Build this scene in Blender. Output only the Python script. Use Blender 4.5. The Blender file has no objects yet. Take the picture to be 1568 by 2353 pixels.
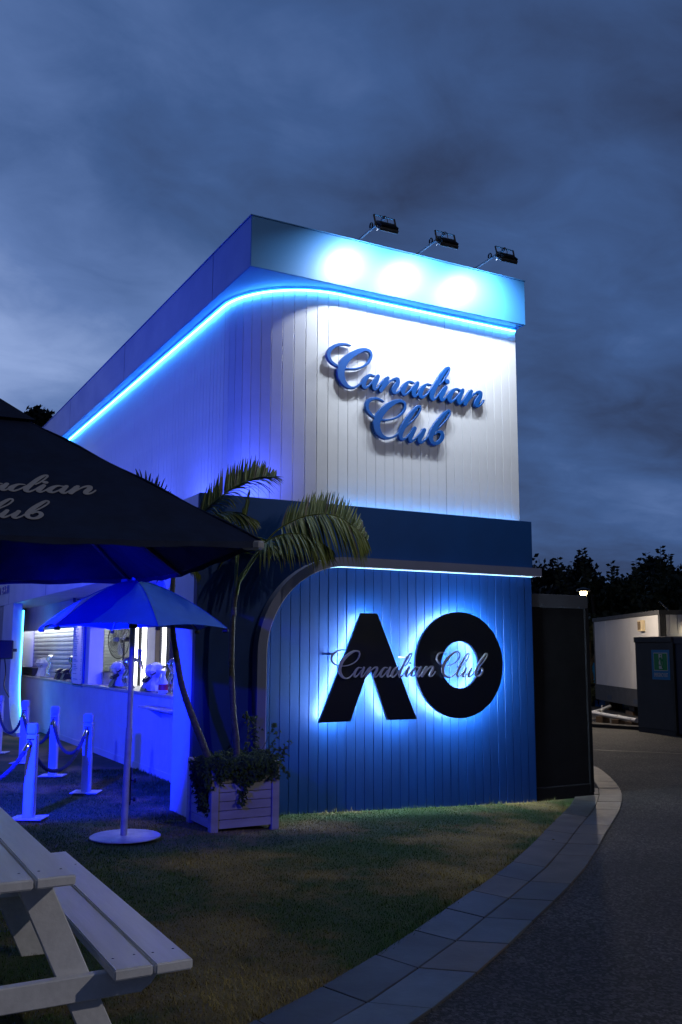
import bpy, bmesh, math, random
import numpy as np
from mathutils import Matrix, Vector, noise as mnoise
R = math.radians
rnd = random.Random(7)
SC = bpy.context.scene
COL = SC.collection

# ------------------------------------------------------------------ camera
F, PX, PY, EYE = 2141., 784., 1176.5, 1.81
def _n(v):
    v = np.array(v, float); return v / np.linalg.norm(v)
_up = _n((60, -14400, F))
_y = np.array((-1184, 327, F), float); _y = _n(_y - _up * np.dot(_y, _up))
_x = np.cross(_y, _up)
CM = np.array([_x, _y, _up])
CP = np.array([0, 0, EYE])
def ray(px, py): return CM @ np.array([px - PX, py - PY, F])
def at(px, py, X=None, Y=None, Z=None, D=None):
    """pixel of the 1568 px wide photograph to a point on a plane (or at horizontal distance D)"""
    r = ray(px, py)
    if X is not None: t = (X - CP[0]) / r[0]
    elif Y is not None: t = (Y - CP[1]) / r[1]
    elif Z is not None: t = (Z - CP[2]) / r[2]
    else: t = D / math.hypot(r[0], r[1])
    return CP + t * r
def zoom(ox, oy, sc):
    s = 1 / 1.7411
    return lambda x, y: ((ox + x * sc) * s, (oy + y * sc) * s)
SL = 0.033
def gz(x):
    return SL * (7.71 - min(max(x, -12), 7.71))

cam = bpy.data.cameras.new('camera')
camo = bpy.data.objects.new('camera', cam); COL.objects.link(camo)
rt, dn, fw = CM[:, 0], CM[:, 1], CM[:, 2]
camo.matrix_world = Matrix(((rt[0], -dn[0], -fw[0], 0), (rt[1], -dn[1], -fw[1], 0), (rt[2], -dn[2], -fw[2], EYE), (0, 0, 0, 1)))
cam.sensor_fit = 'VERTICAL'; cam.sensor_height = 36; cam.lens = F / 2353 * 36
cam.clip_start = 0.05; cam.clip_end = 2000
SC.camera = camo

# ------------------------------------------------------------------ world: overcast dusk
SUN_EL, SUN_AZ = R(7.0), R(-4)      # the glow of the set sun, left of the bar
W = bpy.data.worlds.new('World'); SC.world = W; W.use_nodes = True
nt = W.node_tree; nt.nodes.clear()
def nd(t, tree=None, **k):
    n = (tree or nt).nodes.new(t)
    for a, b in k.items(): setattr(n, a, b)
    return n
out = nd('ShaderNodeOutputWorld'); bg = nd('ShaderNodeBackground'); nt.links.new(bg.outputs[0], out.inputs[0])
tc = nd('ShaderNodeTexCoord'); sep = nd('ShaderNodeSeparateXYZ'); nt.links.new(tc.outputs['Generated'], sep.inputs[0])
def mth(op, a, b=None, c=None, tree=None, clamp=False):
    tr = tree or nt
    n = tr.nodes.new('ShaderNodeMath'); n.operation = op; n.use_clamp = clamp
    for i, v in enumerate((a, b, c)):
        if v is None: continue
        if isinstance(v, (int, float)): n.inputs[i].default_value = v
        else: tr.links.new(v, n.inputs[i])
    return n.outputs[0]
zc = mth('MAXIMUM', sep.outputs[2], 0.0)
den = mth('ADD', zc, 0.22)
cx = mth('DIVIDE', sep.outputs[0], den); cy = mth('DIVIDE', sep.outputs[1], den)
cmb = nd('ShaderNodeCombineXYZ'); nt.links.new(cx, cmb.inputs[0]); nt.links.new(cy, cmb.inputs[1])
def cloudnoise(scale, detail, rough, dist, off):
    mp = nd('ShaderNodeMapping'); nt.links.new(cmb.outputs[0], mp.inputs[0])
    mp.inputs['Location'].default_value = off; mp.inputs['Rotation'].default_value = (0, 0, R(-30)); mp.inputs['Scale'].default_value = (scale, scale * 1.25, 1)
    n = nd('ShaderNodeTexNoise'); nt.links.new(mp.outputs[0], n.inputs['Vector'])
    n.inputs['Scale'].default_value = 1; n.inputs['Detail'].default_value = detail
    n.inputs['Roughness'].default_value = rough; n.inputs['Distortion'].default_value = dist
    return n.outputs['Fac']
c1 = cloudnoise(0.55, 4, 0.45, 0.2, (1.7, 4.2, 0)); c2 = cloudnoise(1.5, 6, 0.5, 0.35, (7.1, 2.9, 0))
c3 = cloudnoise(5.5, 8, 0.6, 0.6, (3.3, 9.4, 0))
cl = mth('ADD', mth('ADD', mth('MULTIPLY', c1, 0.50), mth('MULTIPLY', c2, 0.38)), mth('MULTIPLY', c3, 0.12))
# glow of the last daylight: broad lobe round the sunset direction, low down
sd = (math.sin(SUN_AZ) * math.cos(SUN_EL), math.cos(SUN_AZ) * math.cos(SUN_EL), math.sin(SUN_EL))
dp = nd('ShaderNodeVectorMath', operation='DOT_PRODUCT'); nt.links.new(tc.outputs['Generated'], dp.inputs[0]); dp.inputs[1].default_value = sd
glow = mth('POWER', mth('MULTIPLY', mth('ADD', dp.outputs['Value'], 1.0), 0.5), 42.0)
glow2 = mth('POWER', mth('MULTIPLY', mth('ADD', dp.outputs['Value'], 1.0), 0.5), 4.0)
hzn = mth('MULTIPLY', mth('POWER', mth('SUBTRACT', 1.0, zc), 9.0), 0.10)
fac = mth('ADD', mth('ADD', hzn, mth('MULTIPLY', mth('SUBTRACT', cl, 0.5), 1.75)), mth('ADD', mth('ADD', mth('MULTIPLY', glow, 0.50), mth('MULTIPLY', glow2, 0.42)), 0.055), clamp=True)
ramp = nd('ShaderNodeValToRGB'); nt.links.new(fac, ramp.inputs[0])
e = ramp.color_ramp.elements
e[0].position = 0.0; e[0].color = (0.012, 0.020, 0.052, 1)
e[1].position = 1.0; e[1].color = (0.46, 0.55, 0.80, 1)
for p, c in ((0.22, (0.027, 0.044, 0.104, 1)), (0.42, (0.049, 0.103, 0.262, 1)), (0.62, (0.110, 0.192, 0.43, 1)), (0.82, (0.27, 0.38, 0.68, 1))):
    q = e.new(p); q.color = c
sky = nd('ShaderNodeTexSky', sky_type='NISHITA', sun_disc=False, sun_elevation=SUN_EL, sun_rotation=SUN_AZ)
skm = nd('ShaderNodeMixRGB', blend_type='ADD'); skm.inputs[0].default_value = 0.001
nt.links.new(ramp.outputs[0], skm.inputs[1]); nt.links.new(sky.outputs[0], skm.inputs[2])
nt.links.new(skm.outputs[0], bg.inputs[0]); bg.inputs[1].default_value = 1.0

sun = bpy.data.lights.new('sun', 'SUN'); sun.energy = 0.03; sun.angle = R(25); sun.color = (0.75, 0.85, 1)
so = bpy.data.objects.new('sun', sun); COL.objects.link(so)
so.rotation_euler = Vector((-sd[0], -sd[1], -0.35)).to_track_quat('-Z', 'Y').to_euler()

SC.view_settings.view_transform = 'Standard'; SC.view_settings.look = 'None'
SC.view_settings.exposure = 0; SC.view_settings.gamma = 1
SC.render.engine = 'CYCLES'
SC.cycles.use_denoising = True
SC.cycles.max_bounces = 8; SC.cycles.diffuse_bounces = 4
SC.cycles.sample_clamp_indirect = 6

# ------------------------------------------------------------------ materials
MATS = {}
def mat(name, col=(.5, .5, .5), rough=.5, metal=0, var=0, vscale=4, bump=0, bscale=60, emit=None, es=0, col2=None, spec=.5, trans=0, alpha=1, stretch=(1, 1, 1), bdist=.01, lo=.35, hi=.65):
    m = bpy.data.materials.new(name); m.use_nodes = True; t = m.node_tree
    b = t.nodes['Principled BSDF']
    b.inputs['Base Color'].default_value = (*col, 1); b.inputs['Roughness'].default_value = rough
    b.inputs['Metallic'].default_value = metal; b.inputs['Specular IOR Level'].default_value = spec
    b.inputs['Transmission Weight'].default_value = trans; b.inputs['Alpha'].default_value = alpha
    if emit:
        b.inputs['Emission Color'].default_value = (*emit, 1); b.inputs['Emission Strength'].default_value = es
    if var or col2 or bump:
        c = t.nodes.new('ShaderNodeTexCoord'); mp = t.nodes.new('ShaderNodeMapping'); mp.inputs['Scale'].default_value = stretch
        t.links.new(c.outputs['Object'], mp.inputs[0])
    if var or col2:
        n = t.nodes.new('ShaderNodeTexNoise'); n.inputs['Scale'].default_value = vscale; n.inputs['Detail'].default_value = 6; n.inputs['Roughness'].default_value = .6
        t.links.new(mp.outputs[0], n.inputs[0])
        mr = t.nodes.new('ShaderNodeMapRange'); mr.inputs[1].default_value = lo; mr.inputs[2].default_value = hi
        t.links.new(n.outputs['Fac'], mr.inputs[0])
        mx = t.nodes.new('ShaderNodeMixRGB'); t.links.new(mr.outputs[0], mx.inputs[0])
        a = col2 if col2 else tuple(x * (1 - var) for x in col)
        mx.inputs[1].default_value = (*a, 1); mx.inputs[2].default_value = (*col, 1)
        t.links.new(mx.outputs[0], b.inputs['Base Color'])
        rr = t.nodes.new('ShaderNodeMapRange'); rr.inputs[3].default_value = min(1, rough + .1); rr.inputs[4].default_value = max(.03, rough - .08)
        t.links.new(n.outputs['Fac'], rr.inputs[0]); t.links.new(rr.outputs[0], b.inputs['Roughness'])
    if bump:
        n2 = t.nodes.new('ShaderNodeTexNoise'); n2.inputs['Scale'].default_value = bscale; n2.inputs['Detail'].default_value = 5
        t.links.new(mp.outputs[0], n2.inputs[0])
        bm_ = t.nodes.new('ShaderNodeBump'); bm_.inputs['Strength'].default_value = bump; bm_.inputs['Distance'].default_value = bdist
        t.links.new(n2.outputs['Fac'], bm_.inputs['Height']); t.links.new(bm_.outputs[0], b.inputs['Normal'])
    MATS[name] = m
    return m
def emis(name, col, s):
    m = bpy.data.materials.new(name); m.use_nodes = True; t = m.node_tree; t.nodes.clear()
    o = t.nodes.new('ShaderNodeOutputMaterial'); e_ = t.nodes.new('ShaderNodeEmission')
    e_.inputs[0].default_value = (*col, 1); e_.inputs[1].default_value = s
    t.links.new(e_.outputs[0], o.inputs[0]); MATS[name] = m; return m

mat('white_board', (.74, .75, .78), .45, var=.10, vscale=2.2, bump=.08, bscale=40)
mat('blue_board', (.003, .045, .21), .5, spec=.3, var=.22, vscale=2.5, bump=.12, bscale=30, stretch=(1, 1, .3))
mat('navy_panel', (.002, .030, .14), .55, spec=.2, var=.25, vscale=1.6, bump=.05, bscale=25)
mat('band_paint', (.002, .045, .19), .55, spec=.2, var=.18, vscale=1.2, bump=.04, bscale=25)
mat('bar_white', (.62, .63, .66), .5, var=.12, vscale=1.7, bump=.06, bscale=30)
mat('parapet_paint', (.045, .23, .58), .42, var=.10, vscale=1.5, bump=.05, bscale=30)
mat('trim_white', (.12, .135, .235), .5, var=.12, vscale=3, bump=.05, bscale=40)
mat('backing', (.02, .03, .06), .8)
mat('roof_dark', (.05, .055, .07), .8, var=.3)
mat('sign_blue', (.003, .080, .34), .38, var=.08, vscale=6, bump=.05, bscale=80)
mat('sign_black', (.004, .006, .016), .32, var=.3, vscale=6)
mat('sign_silver', (.40, .42, .46), .42, metal=.35, var=.15, vscale=9)
mat('print_grey', (.42, .43, .46), .8, var=.15, vscale=20)
mat('black_metal', (.012, .012, .014), .45, var=.3, vscale=15)
mat('steel', (.62, .63, .65), .22, metal=1, var=.12, vscale=12)
mat('arm_grey', (.05, .07, .10), .5, metal=.3)
mat('chrome', (.85, .86, .88), .07, metal=1)
mat('canopy_navy', (.003, .014, .062), .8, var=.35, vscale=5, bump=.25, bscale=7, bdist=.02)
mat('canopy_blue', (.02, .155, .42), .75, var=.15, vscale=6, bump=.15, bscale=9, bdist=.01)
mat('pole_white', (.42, .45, .52), .4, var=.3, vscale=9, bump=.1)
mat('post_white', (.60, .62, .66), .5, var=.18, vscale=6, bump=.15, bscale=25, stretch=(1, 1, .2))
mat('rope_blue', (.03, .045, .13), .8, var=.3, vscale=60)
mat('table_white', (.86, .87, .90), .33, var=.16, vscale=11, bump=.4, bscale=45, stretch=(1, .10, 1), bdist=.004, col2=(.72, .73, .75), lo=.3, hi=.6)
mat('planter_white', (.34, .33, .37), .6, bump=.25, bscale=26, vscale=5, col2=(.22, .20, .20), lo=.28, hi=.62, stretch=(.3, .3, 1))
mat('soil', (.03, .022, .016), .95, var=.5, vscale=20, bump=.8, bscale=30)
mat('palm_bark', (.085, .078, .060), .75, var=.5, vscale=14, bump=.6, bscale=25, stretch=(1, 1, 2))
mat('palm_leaf', (.135, .15, .018), .55, spec=.25, vscale=5, col2=(.05, .078, .011), lo=.3, hi=.7)
mat('palm_dry', (.12, .085, .035), .7, var=.4, vscale=8)
mat('ivy_leaf', (.030, .058, .014), .7, spec=.2, vscale=9, col2=(.012, .026, .008))
mat('ivy_stem', (.05, .04, .025), .8)
mat('tree_leaf', (.040, .052, .018), .6, vscale=.8, col2=(.016, .024, .010))
mat('far_leaf', (.016, .020, .012), .7, vscale=.3, col2=(.008, .011, .008))
mat('bark', (.06, .05, .04), .9, var=.4, bump=.5)
mat('paver', (.085, .10, .118), .55, vscale=3.0, col2=(.05, .058, .07), bump=.35, bscale=30, bdist=.004, lo=.3, hi=.7)
mat('paver_b', (.07, .078, .09), .6, vscale=2.2, col2=(.045, .048, .054), bump=.35, bscale=26, bdist=.004, lo=.3, hi=.7)
mat('paver_c', (.12, .105, .092), .6, vscale=2.6, col2=(.07, .063, .058), bump=.35, bscale=28, bdist=.004, lo=.3, hi=.7)
mat('mortar', (.042, .042, .042), .95, var=.3, vscale=30)
mat('cover_steel', (.06, .065, .07), .55, var=.35, vscale=6, bump=.3, bscale=50)
mat('container_black', (.007, .007, .009), .9, spec=.15, var=.3, vscale=3, bump=.1, bscale=20)
mat('container_grey', (.030, .033, .045), .6, var=.2, vscale=2)
mat('container_navy', (.012, .014, .045), .5, var=.2, vscale=2)
mat('office_white', (.46, .46, .48), .55, var=.08, vscale=1.5)
mat('office_dark', (.035, .035, .04), .7, var=.2)
mat('pvc', (.42, .44, .48), .4)
mat('timber', (.10, .06, .03), .8, var=.4)
mat('hoarding_blue', (.004, .16, .48), .5, var=.15)
mat('sign_teal', (.006, .20, .50), .5)
mat('sign_green', (.004, .27, .07), .5)
mat('sign_white', (.62, .64, .66), .5)
mat('flag_red', (.55, .03, .02), .7)
mat('vent_cream', (.50, .42, .28), .6)
mat('shutter', (.50, .52, .50), .45, var=.12, vscale=5)
mat('counter_top', (.45, .42, .40), .3, var=.2, vscale=9)
mat('menu_white', (.70, .66, .80), .5)
mat('menu_frame', (.012, .06, .40), .35)
mat('plastic_black', (.01, .01, .012), .35)
mat('plastic_white', (.7, .7, .75), .4)
mat('label_red', (.45, .02, .06), .5)
mat('tap_yellow', (.7, .45, .02), .4)
mat('film', (.75, .78, .85), .12, bump=.8, bscale=25, bdist=.02, alpha=.55)
mat('glass_dark', (.02, .05, .06), .08, var=.2)
mat('inner_wall', (.50, .50, .52), .6, var=.1)
mat('inner_dark', (.03, .03, .035), .7)
mat('timber_orange', (.45, .20, .06), .6, var=.2)
mat('fan_blade', (.45, .47, .5), .25, metal=.7)
mat('wood_sill', (.14, .10, .07), .6, var=.3)
LEDC = (.05, .36, 1.0)
emis('led_cyan', LEDC, 38)
emis('led_lower', LEDC, 26)
emis('led_halo', (.60, .80, 1.0), 270)
emis('led_neon', (.05, .40, 1.0), 11)
emis('led_trim', (.30, .65, 1.0), 4.0)
emis('led_side_sign', (.75, .85, 1.0), 22)
emis('flood_face', (.80, .90, 1.0), 2)
emis('tube_white', (.85, .93, 1.0), 36)
emis('added_hatch_glow', (.92, .96, 1.0), 16)  # glow of the added tube over the far hatch
emis('fridge_light', (.95, .98, 1.0), 5.5)
emis('lamp_warm', (1.0, .74, .36), 60)
emis('office_lamp', (1.0, .85, .55), 18)
emis('office_room', (1.0, .48, .14), .22)
emis('blue_lamp', (.03, .10, 1.0), 20)

# ground materials --------------------------------------------------
def ground_mat(name, cols, scale, bump, bscale, rough=.95, fine=0):
    m = bpy.data.materials.new(name); m.use_nodes = True; t = m.node_tree; b = t.nodes['Principled BSDF']
    b.inputs['Roughness'].default_value = rough
    g = t.nodes.new('ShaderNodeNewGeometry')
    n = t.nodes.new('ShaderNodeTexNoise'); n.inputs['Scale'].default_value = scale; n.inputs['Detail'].default_value = 7; n.inputs['Roughness'].default_value = .62
    t.links.new(g.outputs['Position'], n.inputs[0])
    cr = t.nodes.new('ShaderNodeValToRGB'); t.links.new(n.outputs['Fac'], cr.inputs[0])
    el = cr.color_ramp.elements
    el[0].position = cols[0][0]; el[0].color = (*cols[0][1], 1); el[1].position = cols[-1][0]; el[1].color = (*cols[-1][1], 1)
    for p, c in cols[1:-1]:
        q = el.new(p); q.color = (*c, 1)
    col = cr.outputs[0]
    n2 = t.nodes.new('ShaderNodeTexNoise'); n2.inputs['Scale'].default_value = bscale; n2.inputs['Detail'].default_value = 3
    t.links.new(g.outputs['Position'], n2.inputs[0])
    if fine:
        v = t.nodes.new('ShaderNodeTexVoronoi'); v.inputs['Scale'].default_value = fine; t.links.new(g.outputs['Position'], v.inputs['Vector'])
        cr2 = t.nodes.new('ShaderNodeValToRGB'); t.links.new(v.outputs['Color'], cr2.inputs[0])
        cr2.color_ramp.elements[0].color = (.35, .35, .35, 1); cr2.color_ramp.elements[1].color = (3.2, 3.1, 3.0, 1)
        cr2.color_ramp.elements[0].position = .40; cr2.color_ramp.elements[1].position = .95
        mm = t.nodes.new('ShaderNodeMixRGB'); mm.blend_type = 'MULTIPLY'; mm.inputs[0].default_value = .85
        t.links.new(col, mm.inputs[1]); t.links.new(cr2.outputs[0], mm.inputs[2]); col = mm.outputs[0]
    t.links.new(col, b.inputs['Base Color'])
    bp = t.nodes.new('ShaderNodeBump'); bp.inputs['Strength'].default_value = bump; bp.inputs['Distance'].default_value = .012
    t.links.new(n2.outputs['Fac'], bp.inputs['Height']); t.links.new(bp.outputs[0], b.inputs['Normal'])
    MATS[name] = m; return m
ground_mat('lawn', [(.38, (.020, .055, .010)), (.49, (.050, .070, .020)), (.56, (.14, .105, .042)), (.67, (.22, .17, .065))], .75, .9, 60)
ground_mat('blade', [(.40, (.024, .085, .010)), (.50, (.055, .115, .016)), (.55, (.20, .165, .045)), (.65, (.42, .33, .095))], .75, 0, 60, .7)
ground_mat('asphalt', [(.3, (.022, .022, .023)), (.5, (.036, .035, .034)), (.7, (.056, .053, .050))], .8, 1.0, 120, .8, fine=62)

# ------------------------------------------------------------------ object helpers
ORG = {}
def link(o, parent=None):
    COL.objects.link(o)
    if parent is not None: o.parent = parent
def tag(o, label=None, cat=None, group=None, kind=None):
    if label: o['label'] = label
    if cat: o['category'] = cat
    if group: o['group'] = group
    if kind: o['kind'] = kind
    return o
def thing(name, loc, label, cat, group=None, rz=0):
    o = bpy.data.objects.new(name, None); COL.objects.link(o); o.location = loc; o.rotation_euler = (0, 0, rz); o.empty_display_size = .1
    ORG[o] = tuple(loc); return tag(o, label, cat, group)
def org(p):
    return ORG.get(p, (0, 0, 0)) if p is not None else (0, 0, 0)
def O(name, vf, m, parent=None, smooth=False, bev=0, seg=1, local=False):
    v, f = vf
    o0 = (0, 0, 0) if local else org(parent)
    me = bpy.data.meshes.new(name)
    me.from_pydata([(a[0] - o0[0], a[1] - o0[1], a[2] - o0[2]) for a in v], [], f)
    bm_ = bmesh.new(); bm_.from_mesh(me)
    bmesh.ops.recalc_face_normals(bm_, faces=bm_.faces)
    if bev:
        bmesh.ops.bevel(bm_, geom=[e_ for e_ in bm_.edges if len(e_.link_faces) == 2 and e_.calc_face_angle(0) > .6], offset=bev, segments=seg, affect='EDGES', clamp_overlap=True)
    bm_.to_mesh(me); bm_.free()
    if smooth:
        me.polygons.foreach_set('use_smooth', [True] * len(me.polygons))
        me.set_sharp_from_angle(angle=R(38))
    me.materials.append(MATS[m] if isinstance(m, str) else m)
    o = bpy.data.objects.new(name, me); link(o, parent)
    ORG[o] = o0 if parent is not None else (0, 0, 0)
    return o
def inst(name, me, loc, parent=None, rot=(0, 0, 0), scale=None):
    o = bpy.data.objects.new(name, me); link(o, parent); p = org(parent)
    o.location = (loc[0] - p[0], loc[1] - p[1], loc[2] - p[2]); o.rotation_euler = rot
    if scale: o.scale = scale
    ORG[o] = tuple(loc)
    return o
def bx(x0, x1, y0, y1, z0, z1):
    v = [(x, y, z) for z in (z0, z1) for y in (y0, y1) for x in (x0, x1)]
    f = [(0, 2, 3, 1), (4, 5, 7, 6), (0, 1, 5, 4), (2, 6, 7, 3), (0, 4, 6, 2), (1, 3, 7, 5)]
    return v, f
def join(*vfs):
    V, Fc = [], []
    for v, f in vfs:
        n = len(V); V += list(v); Fc += [tuple(i + n for i in q) for q in f]
    return V, Fc
def obb(c, ux, uy, uz, sx, sy, sz):
    c, ux, uy, uz = [np.array(a, float) for a in (c, ux, uy, uz)]
    v = [tuple(c + ux * sx * a + uy * sy * b + uz * sz * d) for d in (-.5, .5) for b in (-.5, .5) for a in (-.5, .5)]
    return v, bx(0, 1, 0, 1, 0, 1)[1]
def bar(a, b, w, h, up=(0, 0, 1)):
    a, b = np.array(a, float), np.array(b, float); d = b - a; L = np.linalg.norm(d); d /= L
    s = np.cross(d, up); s /= np.linalg.norm(s); u = np.cross(s, d)
    return obb((a + b) / 2, d, s, u, L, w, h)
def prism(poly, axis, a0, a1):
    """extrude a 2-D polygon along an axis: axis y -> poly is (x,z); x -> (y,z); z -> (x,y)"""
    def P(p, a):
        return (p[0], a, p[1]) if axis == 'y' else (a, p[0], p[1]) if axis == 'x' else (p[0], p[1], a)
    n = len(poly)
    v = [P(p, a0) for p in poly] + [P(p, a1) for p in poly]
    f = [tuple(range(n)), tuple(range(2 * n - 1, n - 1, -1))] + [(i, (i + 1) % n, n + (i + 1) % n, n + i) for i in range(n)]
    return v, f
def frames(pts):
    pts = [np.array(p, float) for p in pts]; out_ = []
    prev = None
    for i, p in enumerate(pts):
        d = pts[min(i + 1, len(pts) - 1)] - pts[max(i - 1, 0)]; d /= (np.linalg.norm(d) + 1e-9)
        if prev is None:
            a = np.array((0, 0, 1.)) if abs(d[2]) < .9 else np.array((1., 0, 0))
            s = np.cross(d, a)
        else:
            s = prev - d * np.dot(prev, d)
        s /= np.linalg.norm(s); prev = s
        out_.append((p, d, s, np.cross(d, s)))
    return out_
def tube(pts, r, n=8, cap=True):
    fr = frames(pts); V, Fc = [], []
    rs = r if isinstance(r, (list, tuple)) else [r] * len(pts)
    for (p, d, s, u), q in zip(fr, rs):
        for k in range(n):
            a = 2 * math.pi * k / n; V.append(tuple(p + q * (math.cos(a) * s + math.sin(a) * u)))
    for i in range(len(pts) - 1):
        for k in range(n):
            Fc.append((i * n + k, i * n + (k + 1) % n, (i + 1) * n + (k + 1) % n, (i + 1) * n + k))
    if cap:
        Fc.append(tuple(range(n))); Fc.append(tuple(range((len(pts) - 1) * n, len(pts) * n)))
    return V, Fc
def sweep(pts, prof, closed=False):
    """sweep a profile [(a,b)] : a along the in-plane normal given with each pt, pts = [(p, na, nb)]"""
    V, Fc = [], []; m = len(prof)
    for p, na, nb in pts:
        p, na, nb = np.array(p, float), np.array(na, float), np.array(nb, float)
        for a, b in prof: V.append(tuple(p + na * a + nb * b))
    for i in range(len(pts) - 1):
        for k in range(m):
            Fc.append((i * m + k, i * m + (k + 1) % m, (i + 1) * m + (k + 1) % m, (i + 1) * m + k))
    Fc.append(tuple(range(m))); Fc.append(tuple(range((len(pts) - 1) * m, len(pts) * m)))
    return V, Fc
def lathe(prof, c=(0, 0, 0), n=24):
    V, Fc = [], []
    for r, z in prof:
        for k in range(n):
            a = 2 * math.pi * k / n; V.append((c[0] + r * math.cos(a), c[1] + r * math.sin(a), c[2] + z))
    m = len(prof)
    for i in range(m - 1):
        for k in range(n): Fc.append((i * n + k, i * n + (k + 1) % n, (i + 1) * n + (k + 1) % n, (i + 1) * n + k))
    Fc.append(tuple(range(n))); Fc.append(tuple(range((m - 1) * n, m * n)))
    return V, Fc
def spline(pts, per=8):
    """Catmull-Rom through points of any dimension"""
    P = [np.array(p, float) for p in pts]; P = [2 * P[0] - P[1]] + P + [2 * P[-1] - P[-2]]; o = []
    for i in range(1, len(P) - 2):
        for k in range(per):
            t = k / per
            o.append(.5 * ((2 * P[i]) + (-P[i - 1] + P[i + 1]) * t + (2 * P[i - 1] - 5 * P[i] + 4 * P[i + 1] - P[i + 2]) * t * t + (-P[i - 1] + 3 * P[i] - 3 * P[i + 1] + P[i + 2]) * t ** 3))
    o.append(P[-2]); return o
def lamp(name, typ, loc, power, color, parent=None, aim=None, **k):
    l = bpy.data.lights.new(name, typ); l.energy = power; l.color = color
    for a, b in k.items(): setattr(l, a, b)
    o = bpy.data.objects.new(name, l); link(o, parent); p = org(parent)
    o.location = (loc[0] - p[0], loc[1] - p[1], loc[2] - p[2])
    if aim is not None:
        o.rotation_euler = (Vector(aim) - Vector(loc)).to_track_quat('-Z', 'Y').to_euler()
    return o

# ------------------------------------------------------------------ ground, road, paving
xs = [-400, -12, 7.71, 400]; ys = [-300, 2, 12, 400]
v = [(x, y, gz(x)) for y in ys for x in xs]
f = [(j * 4 + i, j * 4 + i + 1, j * 4 + i + 5, j * 4 + i + 4) for j in range(3) for i in range(3)]
tag(O('ground', (v, f), 'lawn'), kind='structure')

outer = [(-3.2, 1.2), (-1.2, 2.0), (.6, 2.75), (1.6, 3.25), (2.42, 3.71), (2.79, 3.96), (3.31, 4.30), (3.83, 4.69), (4.32, 5.04), (4.78, 5.39), (5.26, 5.74), (5.68, 6.10), (6.18, 6.51), (7.08, 7.30), (7.93, 8.01), (8.66, 8.67), (9.23, 9.25), (10.0, 10.2), (10.9, 11.5), (11.9, 13.6), (12.4, 16.0)]
oc = np.array(spline(outer, 12))
for _ in range(30): oc[1:-1] = .25 * oc[:-2] + .5 * oc[1:-1] + .25 * oc[2:]
ol = np.concatenate([[0], np.cumsum(np.linalg.norm(np.diff(oc, axis=0), axis=1))])
def oat(s, off=0.):
    p = np.array([np.interp(s, ol, oc[:, 0]), np.interp(s, ol, oc[:, 1])])
    q = np.array([np.interp(s + .05, ol, oc[:, 0]), np.interp(s + .05, ol, oc[:, 1])])
    r_ = np.array([np.interp(s - .05, ol, oc[:, 0]), np.interp(s - .05, ol, oc[:, 1])])
    t = (q - r_) / np.linalg.norm(q - r_)
    return p + off * np.array([-t[1], t[0]])
# road sheet: right of the paving edge
ss = np.linspace(0, ol[-1], 90)
edge = [oat(s, .02) for s in ss] + [np.array((13.2, 21.)), np.array((15, 40.))]
rv = [(p[0], p[1], gz(p[0]) + .004) for p in edge]
far = []
for p in edge:
    # matching points towards the right, first a near row then the far side
    far.append((p[0] + 6, p[1] - 7))
V = list(rv); n0 = len(V)
for p in far: V.append((p[0], p[1], gz(p[0]) + .004))
n1 = len(V)
for p in far: V.append((p[0] + 3, p[1] - 3, gz(p[0] + 3) + .004))
Fc = []
for i in range(n0 - 1):
    Fc.append((i, i + 1, n0 + i + 1, n0 + i)); Fc.append((n0 + i, n0 + i + 1, n1 + i + 1, n1 + i))
road = O('road', (V, Fc), 'asphalt'); tag(road, kind='structure')
pl2 = [(8.2, -60), (60, -60), (60, 3), (27, 8), (21, 12), (17.4, 15.0), (16.4, 16.6), (16.3, 20), (16.8, 26), (13.8, 26), (12.6, 21), (12.0, 16), (11.0, 11.5), (9.4, 9.2)]
O('road_surface', ([(x, y, .0025) for x, y in pl2], [tuple(range(len(pl2)))]), 'asphalt', road)
# paving: two rows of slabs meeting in a chevron
WID = .283
base = []
for s in np.linspace(0, ol[-1], 100):
    a, b = oat(s, 0), oat(s, 2 * WID)
    base += [(a[0], a[1], gz(a[0]) + .008), (b[0], b[1], gz(b[0]) + .008)]
pave = O('pavement', (base, [(2 * i, 2 * i + 1, 2 * i + 3, 2 * i + 2) for i in range(99)]), 'mortar'); tag(pave, kind='structure')
s = .3; g = .0042; cs = None
cuts = [s]
while s < 19.3:
    s += rnd.choice((.58, .59, .6, .6, .61)); cuts.append(s)
def slab(name, q, m, h=.022):
    v = [(p[0], p[1], gz(p[0]) - .02) for p in q] + [(p[0], p[1], gz(p[0]) + h) for p in q]
    n = len(q)
    f = [tuple(range(n, 2 * n))] + [(i, (i + 1) % n, n + (i + 1) % n, n + i) for i in range(n)]
    return O(name, (v, f), m, pave, bev=.003)
pm = ['paver', 'paver', 'paver', 'paver_b', 'paver_b', 'paver_c']
for a, b in zip(cuts[:-1], cuts[1:]):
    mid = (a + b) / 2
    pc = oat(mid)
    lid = 7.55 < pc[0] < 8.35
    for row in (0, 1):
        h = .018 + rnd.uniform(-.002, .004)
        if row == 0: q = [oat(a + .10 + g, 0), oat(b + .10 - g, 0), oat(b - g, WID - g), oat(a + g, WID - g)]
        else: q = [oat(a + g, WID + g), oat(b - g, WID + g), oat(b + .08 - g, 2 * WID), oat(a + .08 + g, 2 * WID)]
        if row == 1 and pc[0] > 9.3: continue
        warm = pc[0] > 4.3 and rnd.random() < .6
        slab('paving_slab', q, 'cover_steel' if lid else ('paver_c' if warm else rnd.choice(pm)), h)
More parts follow.
